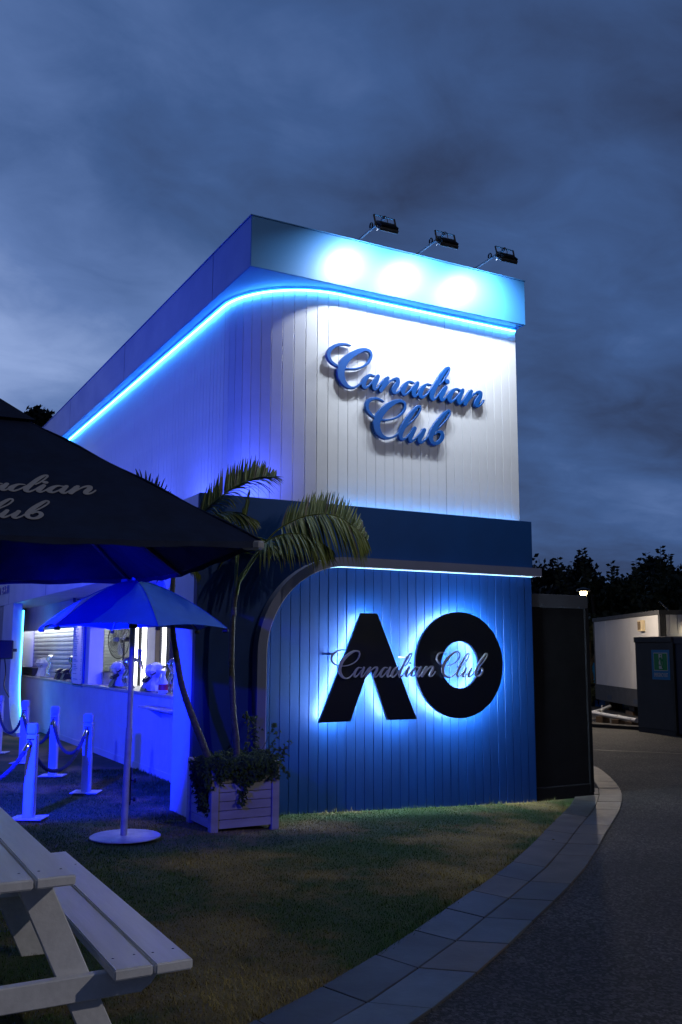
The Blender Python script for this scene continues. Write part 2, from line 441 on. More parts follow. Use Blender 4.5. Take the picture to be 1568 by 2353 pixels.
# light kerb line across the road, and the far kerb
zz = zoom(2050, 2150, 680 / 1391)
a, b = at(*zz(640, 1740), Z=0), at(*zz(1460, 1778), Z=0)
a = a + (a - b) * .3; b = b + (b - a) * 1.5
O('drain_line', bar((a[0], a[1], .006), (b[0], b[1], .006), .07, .008), 'paver_c', road)
a, b = at(*zz(640, 1552), Z=.0), at(*zz(1391, 1600), Z=.0)
a = a + (a - b) * .5; b2 = b + (b - a) * .8
kerb = O('kerb', bar((a[0], a[1], .05), (b2[0], b2[1], .05), .18, .10), 'office_dark', bev=.015); tag(kerb, kind='structure')

# ------------------------------------------------------------------ the bar building
XL, XR, YF = 3.295, 7.72, 9.12      # lower storey: left face, right face, front face
UX, UY, UR = 4.02, 9.33, 1.03       # upper storey walls and corner radius
ZB, ZP0, ZP1, YE = 3.43, 6.03, 6.63, 27.0
bar_b = thing('bar_building', (5.5, 9.12, 0), 'two-storey blue and white bar pavilion with rounded upper corner and glowing edges', 'building')
B = bar_b
# arch on the front
AC, AZ, AR = (5.0, 1.765), 1.765, 1.02
def arch_pts(r, n=24):
    return [(AC[0] - r * math.cos(t), AZ + r * math.sin(t)) for t in np.linspace(0, math.pi / 2, n)]
ap = arch_pts(AR)
fp = [(XL, -.1), (AC[0] - AR, -.1)] + ap + [(XR, AZ + AR), (XR, ZB), (XL, ZB)]
fpan = O('front_panel', prism(fp, 'y', YF, YF + .09), 'navy_panel', B)
# upper band is painted the same way: a thin sheet proud of the panel
O('band', bx(XL - .002, XR + .002, YF - .012, YF - .001, AZ + AR + .055, ZB + .004), 'band_paint', B, bev=.003)
# boarded wall inside the arch
bw = .1155; x = XR - .003; boards = []
fw_part = O('front_wall', bx(AC[0] - AR - .05, XR - .01, YF + .045, YF + .1, -.1, 2.85), 'backing', B)
while x > AC[0] - AR + .01:
    x0 = max(x - bw + .004, AC[0] - AR - .03); x1 = x
    def top(q):
        d = AC[0] - q
        return AZ + math.sqrt(max(AR * AR - d * d, 0)) if d > 0 else AZ + AR
    dy = rnd.uniform(-.0012, .0012)
    o = O('wall_board', prism([(x0, -.08), (x1, -.08), (x1, top(x1) + .01), (x0, top(x0) + .01)], 'y', YF + .014 + dy, YF + .044), 'blue_board', fw_part, bev=.004)
    x -= bw
# arch trim with LED behind its inner edge
path = [((AC[0] - AR, YF, z), (-1, 0, 0), (0, -1, 0)) for z in (-.05, .6, 1.2, AZ)]
for t in np.linspace(0, math.pi / 2, 28)[1:]:
    path.append(((AC[0] - AR * math.cos(t), YF, AZ + AR * math.sin(t)), (-math.cos(t), 0, math.sin(t)), (0, -1, 0)))
path += [((xx, YF, AZ + AR), (0, 0, 1), (0, -1, 0)) for xx in (6.0, 7.0, XR + .045)]
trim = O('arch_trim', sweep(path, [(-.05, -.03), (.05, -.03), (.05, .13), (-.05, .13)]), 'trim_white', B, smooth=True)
lp = [(np.array(p) - np.array(na) * .054 + np.array(nb) * .02, na, nb) for p, na, nb in path[:-1]]
lp += [((XR - .02, YF - .02, AZ + AR - .054), (0, 0, 1), (0, -1, 0))]
O('led_strip', sweep(lp, [(-.003, -.008), (.003, -.008), (.003, .008), (-.003, .008)]), 'led_trim', trim)
edge = [(np.array(p) - np.array(na) * .052 + np.array(nb) * .122, na, nb) for p, na, nb in path]
O('edge_highlight', sweep(edge, [(-.003, -.006), (.002, -.006), (.002, .009), (-.003, .009)]), 'plastic_white', trim)  # paler strip: the lit bevel line is put into its colour
# core of the lower storey (right and back), leaving the bar room hollow
O('lower_core', bx(6.4, XR, YF + .11, YE, 0, ZB - .05), 'navy_panel', B)
O('lower_roof', bx(XL + .05, XR - .01, YF + .1, YE, ZB - .13, ZB - .09), 'roof_dark', B)
O('roof_upstand', bx(XL + .006, XL + .05, YF + .1, YE, ZB - .1, ZB), 'bar_white', B)
O('roof_upstand', bx(XL + .06, XR - .003, YF + .095, YF + .115, ZB - .12, ZB - .004), 'band_paint', B)
# left side: band over the serving alcove, near pillar with rounded head, far lip
ZS = 2.74
side = O('side_band', bx(XL, UX, YF + .092, YE + 8, ZS, ZB - .14), 'bar_white', B, bev=.004)
O('band_skin', bx(XL - .003, XL + .004, YF + .02, YE + 8, ZB - .145, ZB - .003), 'bar_white', side)
for yy in (13.1, 16.8, 20.6, 24.4):
    O('panel_joint', bx(XL - .0045, XL - .002, yy, yy + .006, ZS + .003, ZB - .01), 'backing', side)
yp, rr = 9.76, 1.0
pil = [(YF + .092, -.1), (yp, -.1), (yp, ZS - rr)] + [(yp + rr - rr * math.cos(t), ZS - rr + rr * math.sin(t)) for t in np.linspace(0, math.pi / 2, 18)[1:]] + [(yp + rr, ZS - .0015), (YF + .092, ZS - .0015)]
O('pillar', prism(pil[:-2] + [(YF + .092, ZS - .0015)], 'x', XL, UX), 'bar_white', B)
yl, rl = 20.0, 1.0
lip = [(yl + 1.2, -.1), (yl - rl, -.1), (yl - rl, .22)] + [(yl - rl + rl * math.sin(t), .22 + rl - rl * math.cos(t)) for t in np.linspace(0, math.pi / 2, 14)[1:]] + [(yl, ZS - .002), (yl + 1.2, ZS - .002)]
lipo = O('alcove_lip', prism(lip, 'x', XL, XL + .18), 'bar_white', B)
npth = [(XL + .20, yl - .9, .10)] + [(XL + .20, yl - rl + (rl - .02) * math.sin(t), .24 + rl - rl * math.cos(t)) for t in np.linspace(.35, math.pi / 2, 12)] + [(XL + .20, yl - .02, z) for z in (1.6, 2.0, 2.6)]
O('neon_tube', tube(npth, .016, 8), 'led_neon', lipo, smooth=True)
# counter wall with two hatches
def grooved(y0, y1, z0, z1, X, pitch=.112, d=.005):
    """boards standing side by side, one mesh: the joints are grooves"""
    vs = []; y = y0
    prof = []
    while y < y1 - 1e-6:
        e_ = min(y + pitch, y1)
        prof += [(X + d, y), (X + d, y + .004), (X, y + .007), (X, e_ - .001)]
        y = e_
    prof += [(X + .06, y1), (X + .06, y0)]
    return prism(prof, 'z', z0, z1)
ZC, ZH = 1.20, 2.27
cwall = O('counter_wall', grooved(yp - .1, 24.0, .1, ZC - .03, UX), 'bar_white', B); cwall['kind'] = 'stuff'
O('header_boards', grooved(yp - .1, 24.0, ZH, ZS - .002, UX), 'bar_white', B)['kind'] = 'stuff'
O('skirting', bx(UX - .012, UX - .001, yp, 23.9, -.05, .22), 'bar_white', B, bev=.003)
for y0, y1 in ((16.5, 17.7), (22.9, 24.0), (9.7, 10.4)):
    O('hatch_pier', bx(UX + .001, UX + .25, y0, y1, ZC - .03, ZH), 'bar_white', B, bev=.004)
O('counter', bx(UX - .03, UX + .62, 9.8, 23.6, ZC - .028, ZC + .014), 'counter_top', B, bev=.004)
O('header_core', bx(UX + .07, UX + .25, 9.7, 24, ZH + .002, ZS + .1), 'inner_wall', B)
O('counter_core', bx(UX + .07, UX + .25, 9.7, 24, 0, ZC - .03), 'inner_dark', B)
# bar room behind
O('back_wall', bx(6.30, 6.38, 9.3, 26, 0, 2.75), 'inner_wall', B)
O('ceiling', bx(UX + .26, 6.3, 9.3, 26, 2.62, 2.7), 'inner_wall', B)
O('end_wall', bx(UX + .0, 6.3, 24.02, 24.1, 0, ZS), 'inner_wall', B)
O('end_wall', bx(UX + .26, 6.3, 9.22, 9.3, 0, ZS), 'inner_wall', B)
O('room_floor', bx(UX + .26, 6.3, 9.3, 24, .05, .1), 'inner_dark', B)
for i, yy in enumerate((11.5, 14.5, 18.0, 21.0)):
    O('ceiling_tube', bx(4.9, 4.98, yy, yy + 1.2, 2.585, 2.615), 'tube_white', B)
O('added_hatch_lamp', bx(UX + .10, UX + .15, 17.8, 22.8, ZH - .028, ZH - .008), 'added_hatch_glow', B)  # hidden tube added to brighten the shutter from above
O('added_tube_screen', bx(UX + .002, UX + .02, 17.7, 22.9, ZH - .055, ZH + .01), 'bar_white', B)  # strip added to keep that tube out of view
# roller shutter in the far hatch
sh = O('roller_shutter', bx(UX + .27, UX + .29, 17.5, 23.2, ZC, ZH), 'shutter', B)
me0 = None
z = ZC + .03
while z < ZH:
    V, Fc = prism([(UX + .268, 0), (UX + .268, .006), (UX + .256, .012), (UX + .252, .045), (UX + .256, .078), (UX + .268, .084)], 'y', 17.5, 23.2)
    if me0 is None:
        o = O('slat', ([(a[0] - UX, a[1] - 20, a[2]) for a in V], Fc), 'shutter', None); me0 = o.data; bpy.data.objects.remove(o)
    inst('slat', me0, (UX, 20, z), sh); z += .092
O('shutter_guide', bx(UX + .245, UX + .27, 22.84, 22.9, ZC, ZH), 'steel', sh)
# blind, fridges and door in the near hatch (placed on the back wall by sight line)
z2 = zoom(0, 2250, 750 / 1568)
def bwY(px, X=6.28): return at(*z2(px, 800), X=X)[1]
ya, yb = bwY(868, 5.6), bwY(1015, 5.6)
bl = O('slat_blind', bx(5.62, 5.64, yb, ya, .9, 2.6), 'inner_wall', B)
me0 = None; z = .95
while z < 2.5:
    if me0 is None:
        o = O('slat', prism([(-.0, 0), (-.022, .008), (-.022, .06), (0, .066)], 'y', -(ya - yb) / 2, (ya - yb) / 2), 'shutter'); me0 = o.data; bpy.data.objects.remove(o)
    inst('slat', me0, (5.618, (ya + yb) / 2, z), bl); z += .075
for px0, px1, kind in ((1120, 1145, 'd'), (1145, 1180, 'l'), (1182, 1203, 'd'), (1203, 1250, 'l'), (1252, 1258, 'd'), (1258, 1325, 'w'), (1325, 1362, 't'), (1362, 1374, 'd'), (1374, 1418, 'l'), (1418, 1450, 'd')):
    y1_, y0_ = bwY(px0), bwY(px1)
    m_ = {'d': 'inner_dark', 'l': 'fridge_light', 'w': 'inner_wall', 't': 'wood_sill'}[kind]
    nm = {'d': 'fridge_frame', 'l': 'fridge_light', 'w': 'wall_lining', 't': 'door_jamb'}[kind]
    O(nm, bx(6.2 if kind != 'l' else 6.23, 6.295, y0_ + .004, y1_ - .004, .2, 2.5), m_, B)
# folding shelf on the counter front
sf = thing('folding_shelf', (UX, 11.9, .95), 'small grey drop-leaf shelf bracketed to the serving counter front beside the pillar', 'shelf')
O('shelf_board', bx(UX - .26, UX - .004, 11.3, 12.6, 1.035, 1.06), 'pole_white', sf, bev=.004)
for yy in (11.5, 12.35): O('bracket', prism([(UX - .004, .90), (UX - .004, 1.033), (UX - .2, 1.033)], 'y', yy, yy + .02), 'pole_white', sf)

# ------------------------------------------------------------------ upper storey
cxu, cyu = UX + UR, UY + UR
uw = O('upper_wall', prism([(XR - .01, UY + .04)] + [(cxu, UY + .04)] + [(cxu - (UR - .04) * math.sin(t), cyu - (UR - .04) * math.cos(t)) for t in np.linspace(0, math.pi / 2, 20)[1:]] + [(UX + .04, YE), (XR - .01, YE)], 'z', ZB - .2, ZP0 - .002), 'backing', B)
pw = .1297
def board_mesh(w, z0, z1, m):
    o = O('wall_board', prism([(-w / 2 + .002, .034), (-w / 2 + .002, .004), (-w / 2 + .006, 0), (w / 2 - .006, 0), (w / 2 - .002, .004), (w / 2 - .002, .034)], 'z', z0, z1), m)
    me = o.data; bpy.data.objects.remove(o); return me
ub = board_mesh(pw, ZB - .1, ZP0 - .005, 'white_board')
nfb = int(round((XR - cxu) / pw)); pw1 = (XR - cxu) / nfb
for i in range(nfb):
    inst('wall_board', ub, (XR - pw1 * (i + .5), UY + rnd.uniform(-.001, .001), 0), uw)
na = 12
for i in range(na):
    t = (i + .5) / na * math.pi / 2
    inst('wall_board', ub, (cxu - UR * math.sin(t), cyu - UR * math.cos(t), 0), uw, rot=(0, 0, -t), scale=(UR * math.pi / 2 / na / pw, 1, 1))
lb = board_mesh(.118, ZB - .1, ZP0 - .005, 'white_board')
y = cyu
while y < 24.5:
    inst('wall_board', lb, (UX + rnd.uniform(-.001, .001), y + .06, 0), uw, rot=(0, 0, -math.pi / 2)); y += .12
for xx in (cxu, cxu + 12 * pw1): O('sheet_joint', bx(xx - .004, xx + .004, UY - .0018, UY + .012, ZB - .05, ZP0 - .01), 'print_grey', uw)
O('sheet_joint', bx(UX - .0018, UX + .012, cyu - .004, cyu + .004, ZB - .05, ZP0 - .01), 'print_grey', uw)
# parapet
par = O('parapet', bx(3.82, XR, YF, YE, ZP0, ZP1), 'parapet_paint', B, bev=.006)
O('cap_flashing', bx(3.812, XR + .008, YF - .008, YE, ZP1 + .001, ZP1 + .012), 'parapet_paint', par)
for yy in (10.3, 14.2, 18.0): O('panel_joint', bx(3.8185, 3.8195, yy, yy + .006, ZP0, ZP1), 'backing', par)
# LED line under the parapet
def offp(d): # path along the upper wall at distance d outside it
    return [(XR - .03, UY - d), (6.5, UY - d), (cxu, UY - d)] + [(cxu - (UR + d) * math.sin(t), cyu - (UR + d) * math.cos(t)) for t in np.linspace(0, math.pi / 2, 24)[1:]] + [(UX - d, yy) for yy in (11.5, 13, 16, 20, 24)]
O('led_strip', tube([(p[0], p[1], ZP0 - .03) for p in offp(.03)], .011, 6), 'led_cyan', B, smooth=True)
O('led_rail', tube([(p[0], p[1], ZP0 - .010) for p in offp(.058)], .007, 6), 'parapet_paint', B)
# LED line behind the band at the foot of the upper wall
O('led_strip', tube([(XR - .03, UY - .08, ZB - .035), (6, UY - .08, ZB - .035), (4.95, UY - .08, ZB - .035)], .010, 6), 'led_lower', B, smooth=True)

# blue linear washers standing on the lower roof, shining up the side wall
for i, (px_, py_, ang, pwr) in enumerate(((3.62, 11.0, 0, 12), (3.62, 12.7, 0, 12), (3.62, 14.6, 0, 12), (3.62, 17.0, 0, 12), (3.80, 9.62, .75, 15))):
    t = thing('wall_washer', (px_, py_, ZB - .09), 'blue linear wall washer lying on the roof ledge at the foot of the white boards', 'lamp', 'roof ledge washers')
    O('housing', obb((px_, py_, ZB - .06), (math.sin(ang), math.cos(ang), 0), (math.cos(ang), -math.sin(ang), 0), (0, 0, 1), .5, .06, .05), 'black_metal', t, bev=.006)
    O('lens', obb((px_, py_, ZB - .032), (math.sin(ang), math.cos(ang), 0), (math.cos(ang), -math.sin(ang), 0), (0, 0, 1), .46, .04, .006), 'blue_lamp', t)
    l = lamp('washer_light', 'AREA', (px_, py_, ZB - .02), pwr, (.06, .10, 1.0), t, aim=(px_ + .45 * math.cos(ang), py_ + .45 * math.sin(ang), ZB + 1.6), shape='RECTANGLE', size=.46, size_y=.04)

# blue flood on a mast out on the lawn, washing the side of the upper storey
mf = thing('mast_floodlight', (-9.0, 13.0, gz(-9)), 'blue floodlight on a tall mast out on the lawn', 'floodlight')
O('mast', tube([(-9, 13, gz(-9)), (-9, 13, 6.6)], [.07, .05], 12), 'steel', mf)
O('head', obb((-8.9, 13, 6.5), _n((.95, 0, -.12)), (0, 1, 0), _n((.12, 0, .95)), .12, .4, .32), 'black_metal', mf, bev=.02)
O('hood', obb((-8.7, 13, 6.30), _n((1, 0, -.11)), (0, 1, 0), _n((.11, 0, 1)), .42, .5, .006), 'black_metal', mf)
lamp('mast_light', 'SPOT', (-8.8, 13, 6.5), 3200, (.050, .095, 1.0), mf, aim=(4.0, 15, 4.2), spot_size=R(80), spot_blend=.9, shadow_soft_size=.05)

# ------------------------------------------------------------------ lettering
z7 = zoom(1270, 1340, 710 / 1568)
CAN = [  # strokes: x, y, width in the enlarged photograph
 [(290, 98, 6), (250, 86, 12), (200, 86, 17), (150, 101, 22), (110, 132, 27), (93, 170, 28), (98, 205, 25), (118, 238, 20), (148, 263, 16), (190, 282, 11), (245, 300, 10), (305, 304, 10), (370, 294, 11), (430, 264, 13), (464, 218, 16), (472, 180, 18), (458, 148, 20), (420, 133, 22), (370, 142, 32), (300, 178, 46), (240, 232, 56), (208, 300, 60), (203, 355, 58), (222, 412, 46), (258, 453, 28), (300, 469, 15), (345, 458, 11), (385, 425, 9)],
 [(500, 368, 9), (465, 357, 14), (432, 378, 28), (406, 418, 38), (402, 452, 32), (420, 470, 17), (455, 448, 10), (500, 395, 9)],
 [(533, 368, 26), (515, 408, 32), (496, 452, 33), (502, 483, 22), (527, 472, 10), (562, 428, 9), (598, 388, 14)],
 [(618, 384, 26), (596, 420, 30), (572, 468, 30), (556, 496, 28)],
 [(578, 478, 9), (625, 425, 10), (668, 395, 15), (704, 396, 28), (702, 432, 35), (678, 472, 36), (668, 505, 28), (692, 516, 13), (728, 490, 9), (765, 445, 9)],
 [(848, 428, 9), (812, 416, 14), (780, 438, 28), (754, 478, 38), (750, 512, 32), (768, 530, 17), (803, 508, 10), (848, 455, 9)],
 [(882, 428, 26), (864, 468, 32), (845, 512, 33), (851, 543, 22), (877, 532, 10), (915, 485, 9)],
 [(1000, 446, 9), (962, 440, 14), (930, 466, 28), (906, 506, 38), (904, 538, 32), (922, 556, 17), (960, 530, 10), (1010, 470, 9)],
 [(1075, 445, 8), (1110, 405, 9), (1145, 350, 10), (1162, 310, 12), (1156, 292, 14), (1132, 306, 22), (1090, 362, 30), (1046, 440, 34), (1010, 515, 36), (1004, 555, 32), (1020, 573, 18), (1050, 552, 9), (1085, 510, 9), (1112, 472, 10)],
 [(1130, 466, 26), (1108, 510, 32), (1088, 552, 32), (1096, 580, 20), (1122, 566, 10), (1160, 520, 9)],
 [(1140, 415, 34), (1144, 416, 34)],
 [(1258, 492, 9), (1222, 480, 14), (1190, 502, 28), (1164, 540, 38), (1160, 574, 32), (1178, 592, 17), (1212, 570, 10), (1258, 518, 9)],
 [(1280, 492, 26), (1262, 530, 32), (1243, 574, 33), (1250, 606, 22), (1275, 594, 10), (1312, 546, 9), (1338, 508, 14)],
 [(1355, 502, 26), (1336, 538, 30), (1314, 584, 30), (1299, 612, 28)],
 [(1318, 596, 9), (1362, 544, 10), (1402, 512, 15), (1434, 514, 28), (1430, 550, 35), (1406, 590, 36), (1397, 620, 28), (1416, 632, 14), (1446, 612, 9), (1468, 580, 8)],
]
CLU = [
 [(580, 592, 6), (540, 569, 13), (492, 564, 18), (452, 582, 25), (432, 622, 27), (440, 668, 24), (468, 704, 19), (505, 732, 12), (560, 752, 10), (620, 753, 10), (695, 732, 11), (748, 692, 13), (770, 645, 16), (762, 603, 18), (720, 586, 22), (660, 604, 36), (592, 655, 48), (540, 722, 56), (517, 790, 58), (532, 856, 48), (572, 900, 28), (620, 914, 15), (675, 900, 11), (715, 868, 9)],
 [(712, 880, 8), (790, 802, 9), (862, 735, 9), (900, 675, 11), (905, 643, 13), (886, 634, 17), (846, 675, 28), (790, 752, 37), (746, 832, 38), (728, 890, 34), (744, 924, 20), (780, 912, 10), (820, 870, 9)],
 [(857, 828, 26), (834, 872, 32), (812, 915, 32), (826, 941, 19), (866, 914, 9), (915, 862, 9)],
 [(940, 842, 28), (918, 886, 32), (896, 928, 32), (910, 953, 19), (948, 930, 9), (985, 888, 9)],
 [(982, 898, 8), (1060, 832, 9), (1128, 762, 10), (1162, 712, 11), (1166, 684, 13), (1146, 676, 18), (1102, 722, 30), (1042, 802, 37), (1002, 880, 38), (998, 932, 34), (1028, 961, 22), (1068, 950, 26), (1098, 905, 32), (1090, 866, 28), (1060, 858, 14), (1032, 884, 9)],
]
LY = UY - .040
def unproj(strokes):
    o = []
    for st in strokes:
        q = []
        for x, y, w in st:
            p = at(*z7(x, y), Y=LY); p2 = at(*z7(x, y + w), Y=LY)
            q.append((p[0], p[2], abs(p2[2] - p[2]) / 2 * 1.10 + .0045))
        o.append(q)
    return o
def outline(strokes, res=.0052):
    """union of brush strokes -> closed outlines (marching squares on a distance field)"""
    S = np.concatenate([np.array(spline(st, 10)) for st in strokes])
    x0, x1 = S[:, 0].min() - .06, S[:, 0].max() + .06; y0, y1 = S[:, 1].min() - .06, S[:, 1].max() + .06
    nx, ny = int((x1 - x0) / res) + 2, int((y1 - y0) / res) + 2
    D = np.full((ny, nx), .05)
    for x, y, r in S:
        i0, i1 = int((x - r - .03 - x0) / res), int((x + r + .03 - x0) / res) + 1
        j0, j1 = int((y - r - .03 - y0) / res), int((y + r + .03 - y0) / res) + 1
        gx = x0 + np.arange(i0, i1) * res; gy = y0 + np.arange(j0, j1) * res
        d = np.hypot(gx[None, :] - x, gy[:, None] - y) - r
        D[j0:j1, i0:i1] = np.minimum(D[j0:j1, i0:i1], d)
    D += 1e-6
    segs = {}
    def ip(a, b):
        (i, j), (k, l) = a, b; u = D[j, i] / (D[j, i] - D[l, k])
        return (x0 + (i + (k - i) * u) * res, y0 + (j + (l - j) * u) * res)
    ins = D < 0
    cand = np.argwhere((ins[:-1, :-1] != ins[1:, :-1]) | (ins[:-1, :-1] != ins[:-1, 1:]) | (ins[:-1, :-1] != ins[1:, 1:]))
    nxt = {}; pos = {}
    for j, i in cand:
        c = [(i, j), (i + 1, j), (i + 1, j + 1), (i, j + 1)]; s_ = [ins[q[1], q[0]] for q in c]
        ent = []; ext = []
        for k in range(4):
            a, b = c[k], c[(k + 1) % 4]
            if s_[k] != s_[(k + 1) % 4]:
                key = tuple(sorted((a, b))); pos[key] = ip(a, b)
                (ext if s_[k] else ent).append(key)
        for a in ext:
            if ent: nxt[a] = ent.pop(0)
    loops = []
    while nxt:
        a0 = next(iter(nxt)); lo = [a0]; b = nxt.pop(a0)
        while b != a0 and b in nxt: lo.append(b); b = nxt.pop(b)
        p = np.array([pos[k] for k in lo])
        if len(p) > 12:
            for _ in range(2): p = .25 * np.roll(p, 1, 0) + .5 * p + .25 * np.roll(p, -1, 0)
            loops.append(p[::2])
    return loops
def extruded(loops, depth, bev=.004):
    cu = bpy.data.curves.new('c', 'CURVE'); cu.dimensions = '2D'; cu.fill_mode = 'BOTH'; cu.extrude = depth / 2 - bev; cu.bevel_depth = bev; cu.bevel_resolution = 1; cu.offset = -bev
    for lo in loops:
        sp = cu.splines.new('POLY'); sp.points.add(len(lo) - 1); sp.use_cyclic_u = True
        sp.points.foreach_set('co', np.c_[lo, np.zeros(len(lo)), np.ones(len(lo))].ravel())
    ob = bpy.data.objects.new('c', cu); COL.objects.link(ob)
    dg = bpy.context.evaluated_depsgraph_get(); me = bpy.data.meshes.new_from_object(ob.evaluated_get(dg))
    bpy.data.objects.remove(ob); bpy.data.curves.remove(cu); me.materials.clear()
    return me
def place(name, me, m, loc, parent=None, ux=(1, 0, 0), uy=(0, 0, 1), s=(1, 1)):
    """mesh in its own xy plane put on the plane spanned by ux, uy"""
    me.materials.clear(); me.materials.append(MATS[m])
    ux, uy = Vector(ux).normalized(), Vector(uy).normalized(); un = ux.cross(uy)
    p = org(parent); o = bpy.data.objects.new(name, me); link(o, parent)
    o.matrix_basis = Matrix(((ux.x * s[0], uy.x * s[1], un.x, loc[0] - p[0]), (ux.y * s[0], uy.y * s[1], un.y, loc[1] - p[1]), (ux.z * s[0], uy.z * s[1], un.z, loc[2] - p[2]), (0, 0, 0, 1)))
    return o
lc, lk = outline(unproj(CAN)), outline(unproj(CLU))
ctr = np.concatenate(lc).mean(0); ctk = np.concatenate(lk).mean(0)
def cen(loops, c, s=(1, 1)): return [(l - c) * np.array(s) for l in loops]
bb = lambda ls: (np.concatenate(ls).min(0), np.concatenate(ls).max(0))
sg = thing('wall_lettering', (ctr[0], UY, 4.4), 'raised blue script letters reading Canadian Club, spot-lit on the white boarded upper wall', 'sign')
place('word_canadian', extruded(cen(lc, ctr), .045), 'sign_blue', (ctr[0], LY, ctr[1]), sg)
place('word_club', extruded(cen(lk, ctk), .045), 'sign_blue', (ctk[0], LY, ctk[1]), sg)
for ls in (lc, lk):
    a, b = bb(ls)
    for fx in (.12, .4, .66, .9):
        c_ = np.concatenate(ls); q = c_[np.argmin(np.abs(c_[:, 0] - (a[0] + fx * (b[0] - a[0]))))]
        O('standoff', tube([(q[0], LY + .02, q[1]), (q[0], UY + .002, q[1])], .008, 6), 'steel', sg)

# AO letters, halo lit
AY = 8.985; AK = AY / 8.95
zA = zoom(1000, 2200, 1200 / 1568)
Apoly = [(4.631, 1.052), (5.014, 1.052), (5.253, 1.641), (5.484, 1.052), (5.868, 1.052), (5.354, 2.22), (5.145, 2.22)]
Apoly = [(x * AK, EYE + (z - EYE) * AK) for x, z in Apoly]
ao = thing('halo_sign', (5.86, YF, 1.0), 'large black A and O letters with a white-blue halo on the blue boarded wall', 'sign')
def inset(poly, d):
    n = len(poly); o = []
    for i in range(n):
        p0, p1, p2 = [np.array(poly[(i + k - 1) % n]) for k in range(3)]
        a = (p1 - p0) / np.linalg.norm(p1 - p0); b = (p2 - p1) / np.linalg.norm(p2 - p1)
        na_, nb_ = np.array((-a[1], a[0])), np.array((-b[1], b[0])); m_ = na_ + nb_; m_ /= max(np.dot(m_, na_), .35)
        o.append(p1 + m_ * d)
    return o
A_ = O('letter', prism(Apoly, 'y', AY, AY + .035), 'sign_black', ao, bev=.002)
ia = inset(Apoly, .05)
def ledloop(pts, nm, par_):
    p = [(q[0], AY + .050, q[1]) for q in pts] + [(pts[0][0], AY + .050, pts[0][1])]
    return O(nm, tube(p, .009, 6), 'led_halo', par_, smooth=True)
ledloop(ia, 'halo_led', A_)
oc_, ow, oh = (6.472 * AK, EYE - .158 * AK), .62 * AK, .61 * AK
ci = (6.4725 * AK, EYE - .158 * AK); iw, ih = .2635 * AK, .27 * AK
NN = 72; V, Fc = [], []
for yy in (AY, AY + .035):
    for (c, a, b) in ((oc_, ow, oh), (ci, iw, ih)):
        for k in range(NN):
            t = 2 * math.pi * k / NN; V.append((c[0] + a * math.cos(t), yy, c[1] + b * math.sin(t)))
for k in range(NN):
    k2 = (k + 1) % NN
    Fc += [(k, k2, NN + k2, NN + k), (2 * NN + k, 3 * NN + k, 3 * NN + k2, 2 * NN + k2), (k, 2 * NN + k, 2 * NN + k2, k2), (NN + k, NN + k2, 3 * NN + k2, 3 * NN + k)]
O_ = O('letter', (V, Fc), 'sign_black', ao)
ledloop([(oc_[0] + (ow - .05) * math.cos(t), oc_[1] + (oh - .05) * math.sin(t)) for t in np.linspace(0, 2 * math.pi, 49)[:-1]], 'halo_led', O_)
ledloop([(ci[0] + (iw + .06) * math.cos(t), ci[1] + (ih + .06) * math.sin(t)) for t in np.linspace(0, 2 * math.pi, 33)[:-1]], 'halo_led', O_)
for q in ((4.85, 1.15), (5.65, 1.15), (5.25, 2.1), (5.05, 1.6), (5.45, 1.6), (6.03, 1.65), (6.92, 1.65), (6.47, 2.1), (6.47, 1.2)):
    O('standoff', tube([(q[0], AY + .03, q[1]), (q[0], YF + .012, q[1])], .008, 6), 'steel', ao)
# small silver script across the AO
zB = zoom(1280, 2540, 720 / 1568)
SY = 8.935
ss_ = thing('silver_lettering', (5.9, YF, 1.5), 'slim silver script reading Canadian Club standing off in front of the A and O', 'sign')
for loops, c, x0p, x1p, nm in ((lc, ctr, 90, 1012, 'word_canadian'), (lk, ctk, 1012, 1468, 'word_club')):
    a, b = bb(loops)
    pa, pb = at(*zB(x0p, 380), Y=SY), at(*zB(x1p, 380), Y=SY)
    top_, bot_ = at(*zB(200, 122), Y=SY)[2], at(*zB(200, 388), Y=SY)[2]
    if nm == 'word_club': top_, bot_ = at(*zB(1150, 138), Y=SY)[2], at(*zB(1150, 378), Y=SY)[2]
    sx, sy = (pb[0] - pa[0]) / (b[0] - a[0]), (top_ - bot_) / (b[1] - a[1])
    # thinner weight: rebuild the strokes with 75 % width
    st = [[(q[0], q[1], q[2] * .66) for q in s_] for s_ in unproj(CAN if nm == 'word_canadian' else CLU)]
    lo = outline(st, .0045)
    me = extruded(cen(lo, (a + b) / 2, (sx, sy)), .016, .001)
    place(nm, me, 'sign_silver', ((pa[0] + pb[0]) / 2, SY, (top_ + bot_) / 2), ss_)
for px_, py_ in ((75, 165), (745, 195)):
    q = at(*zB(px_ + 20, py_), Y=SY)
    O('standoff', bx(q[0], q[0] + .03, SY + .008, YF + .02, q[2] - .012, q[2] + .012), 'trim_white', ss_)
# halo sign on the side wall, mostly hidden by the parasol
sw = thing('side_lettering', (UX, 16.2, 4.4), 'halo-lit dark script sign on the purple-lit side wall behind the navy parasol', 'sign')
hl = [(l - ctr) * 1.15 for l in lc]
mx_ = np.concatenate(hl)
dtop = mx_[np.argmax(mx_[:, 1] * (mx_[:, 0] > .4))]
ty = 15.437 * 1.0
place('word_canadian', extruded(hl, .03), 'sign_black', (UX - .13, 17.25 + dtop[0], 5.20 - dtop[1]), sw, ux=(0, -1, 0), uy=(0, 0, 1))
hb = [(l - ctr) * 1.15 for l in outline([[(q[0], q[1], q[2] * .3) for q in s_] for s_ in unproj(CAN)], .006)]
place('halo_led', extruded(hb, .012, .001), 'led_side_sign', (UX - .095, 17.25 + dtop[0], 5.20 - dtop[1]), sw, ux=(0, -1, 0), uy=(0, 0, 1))
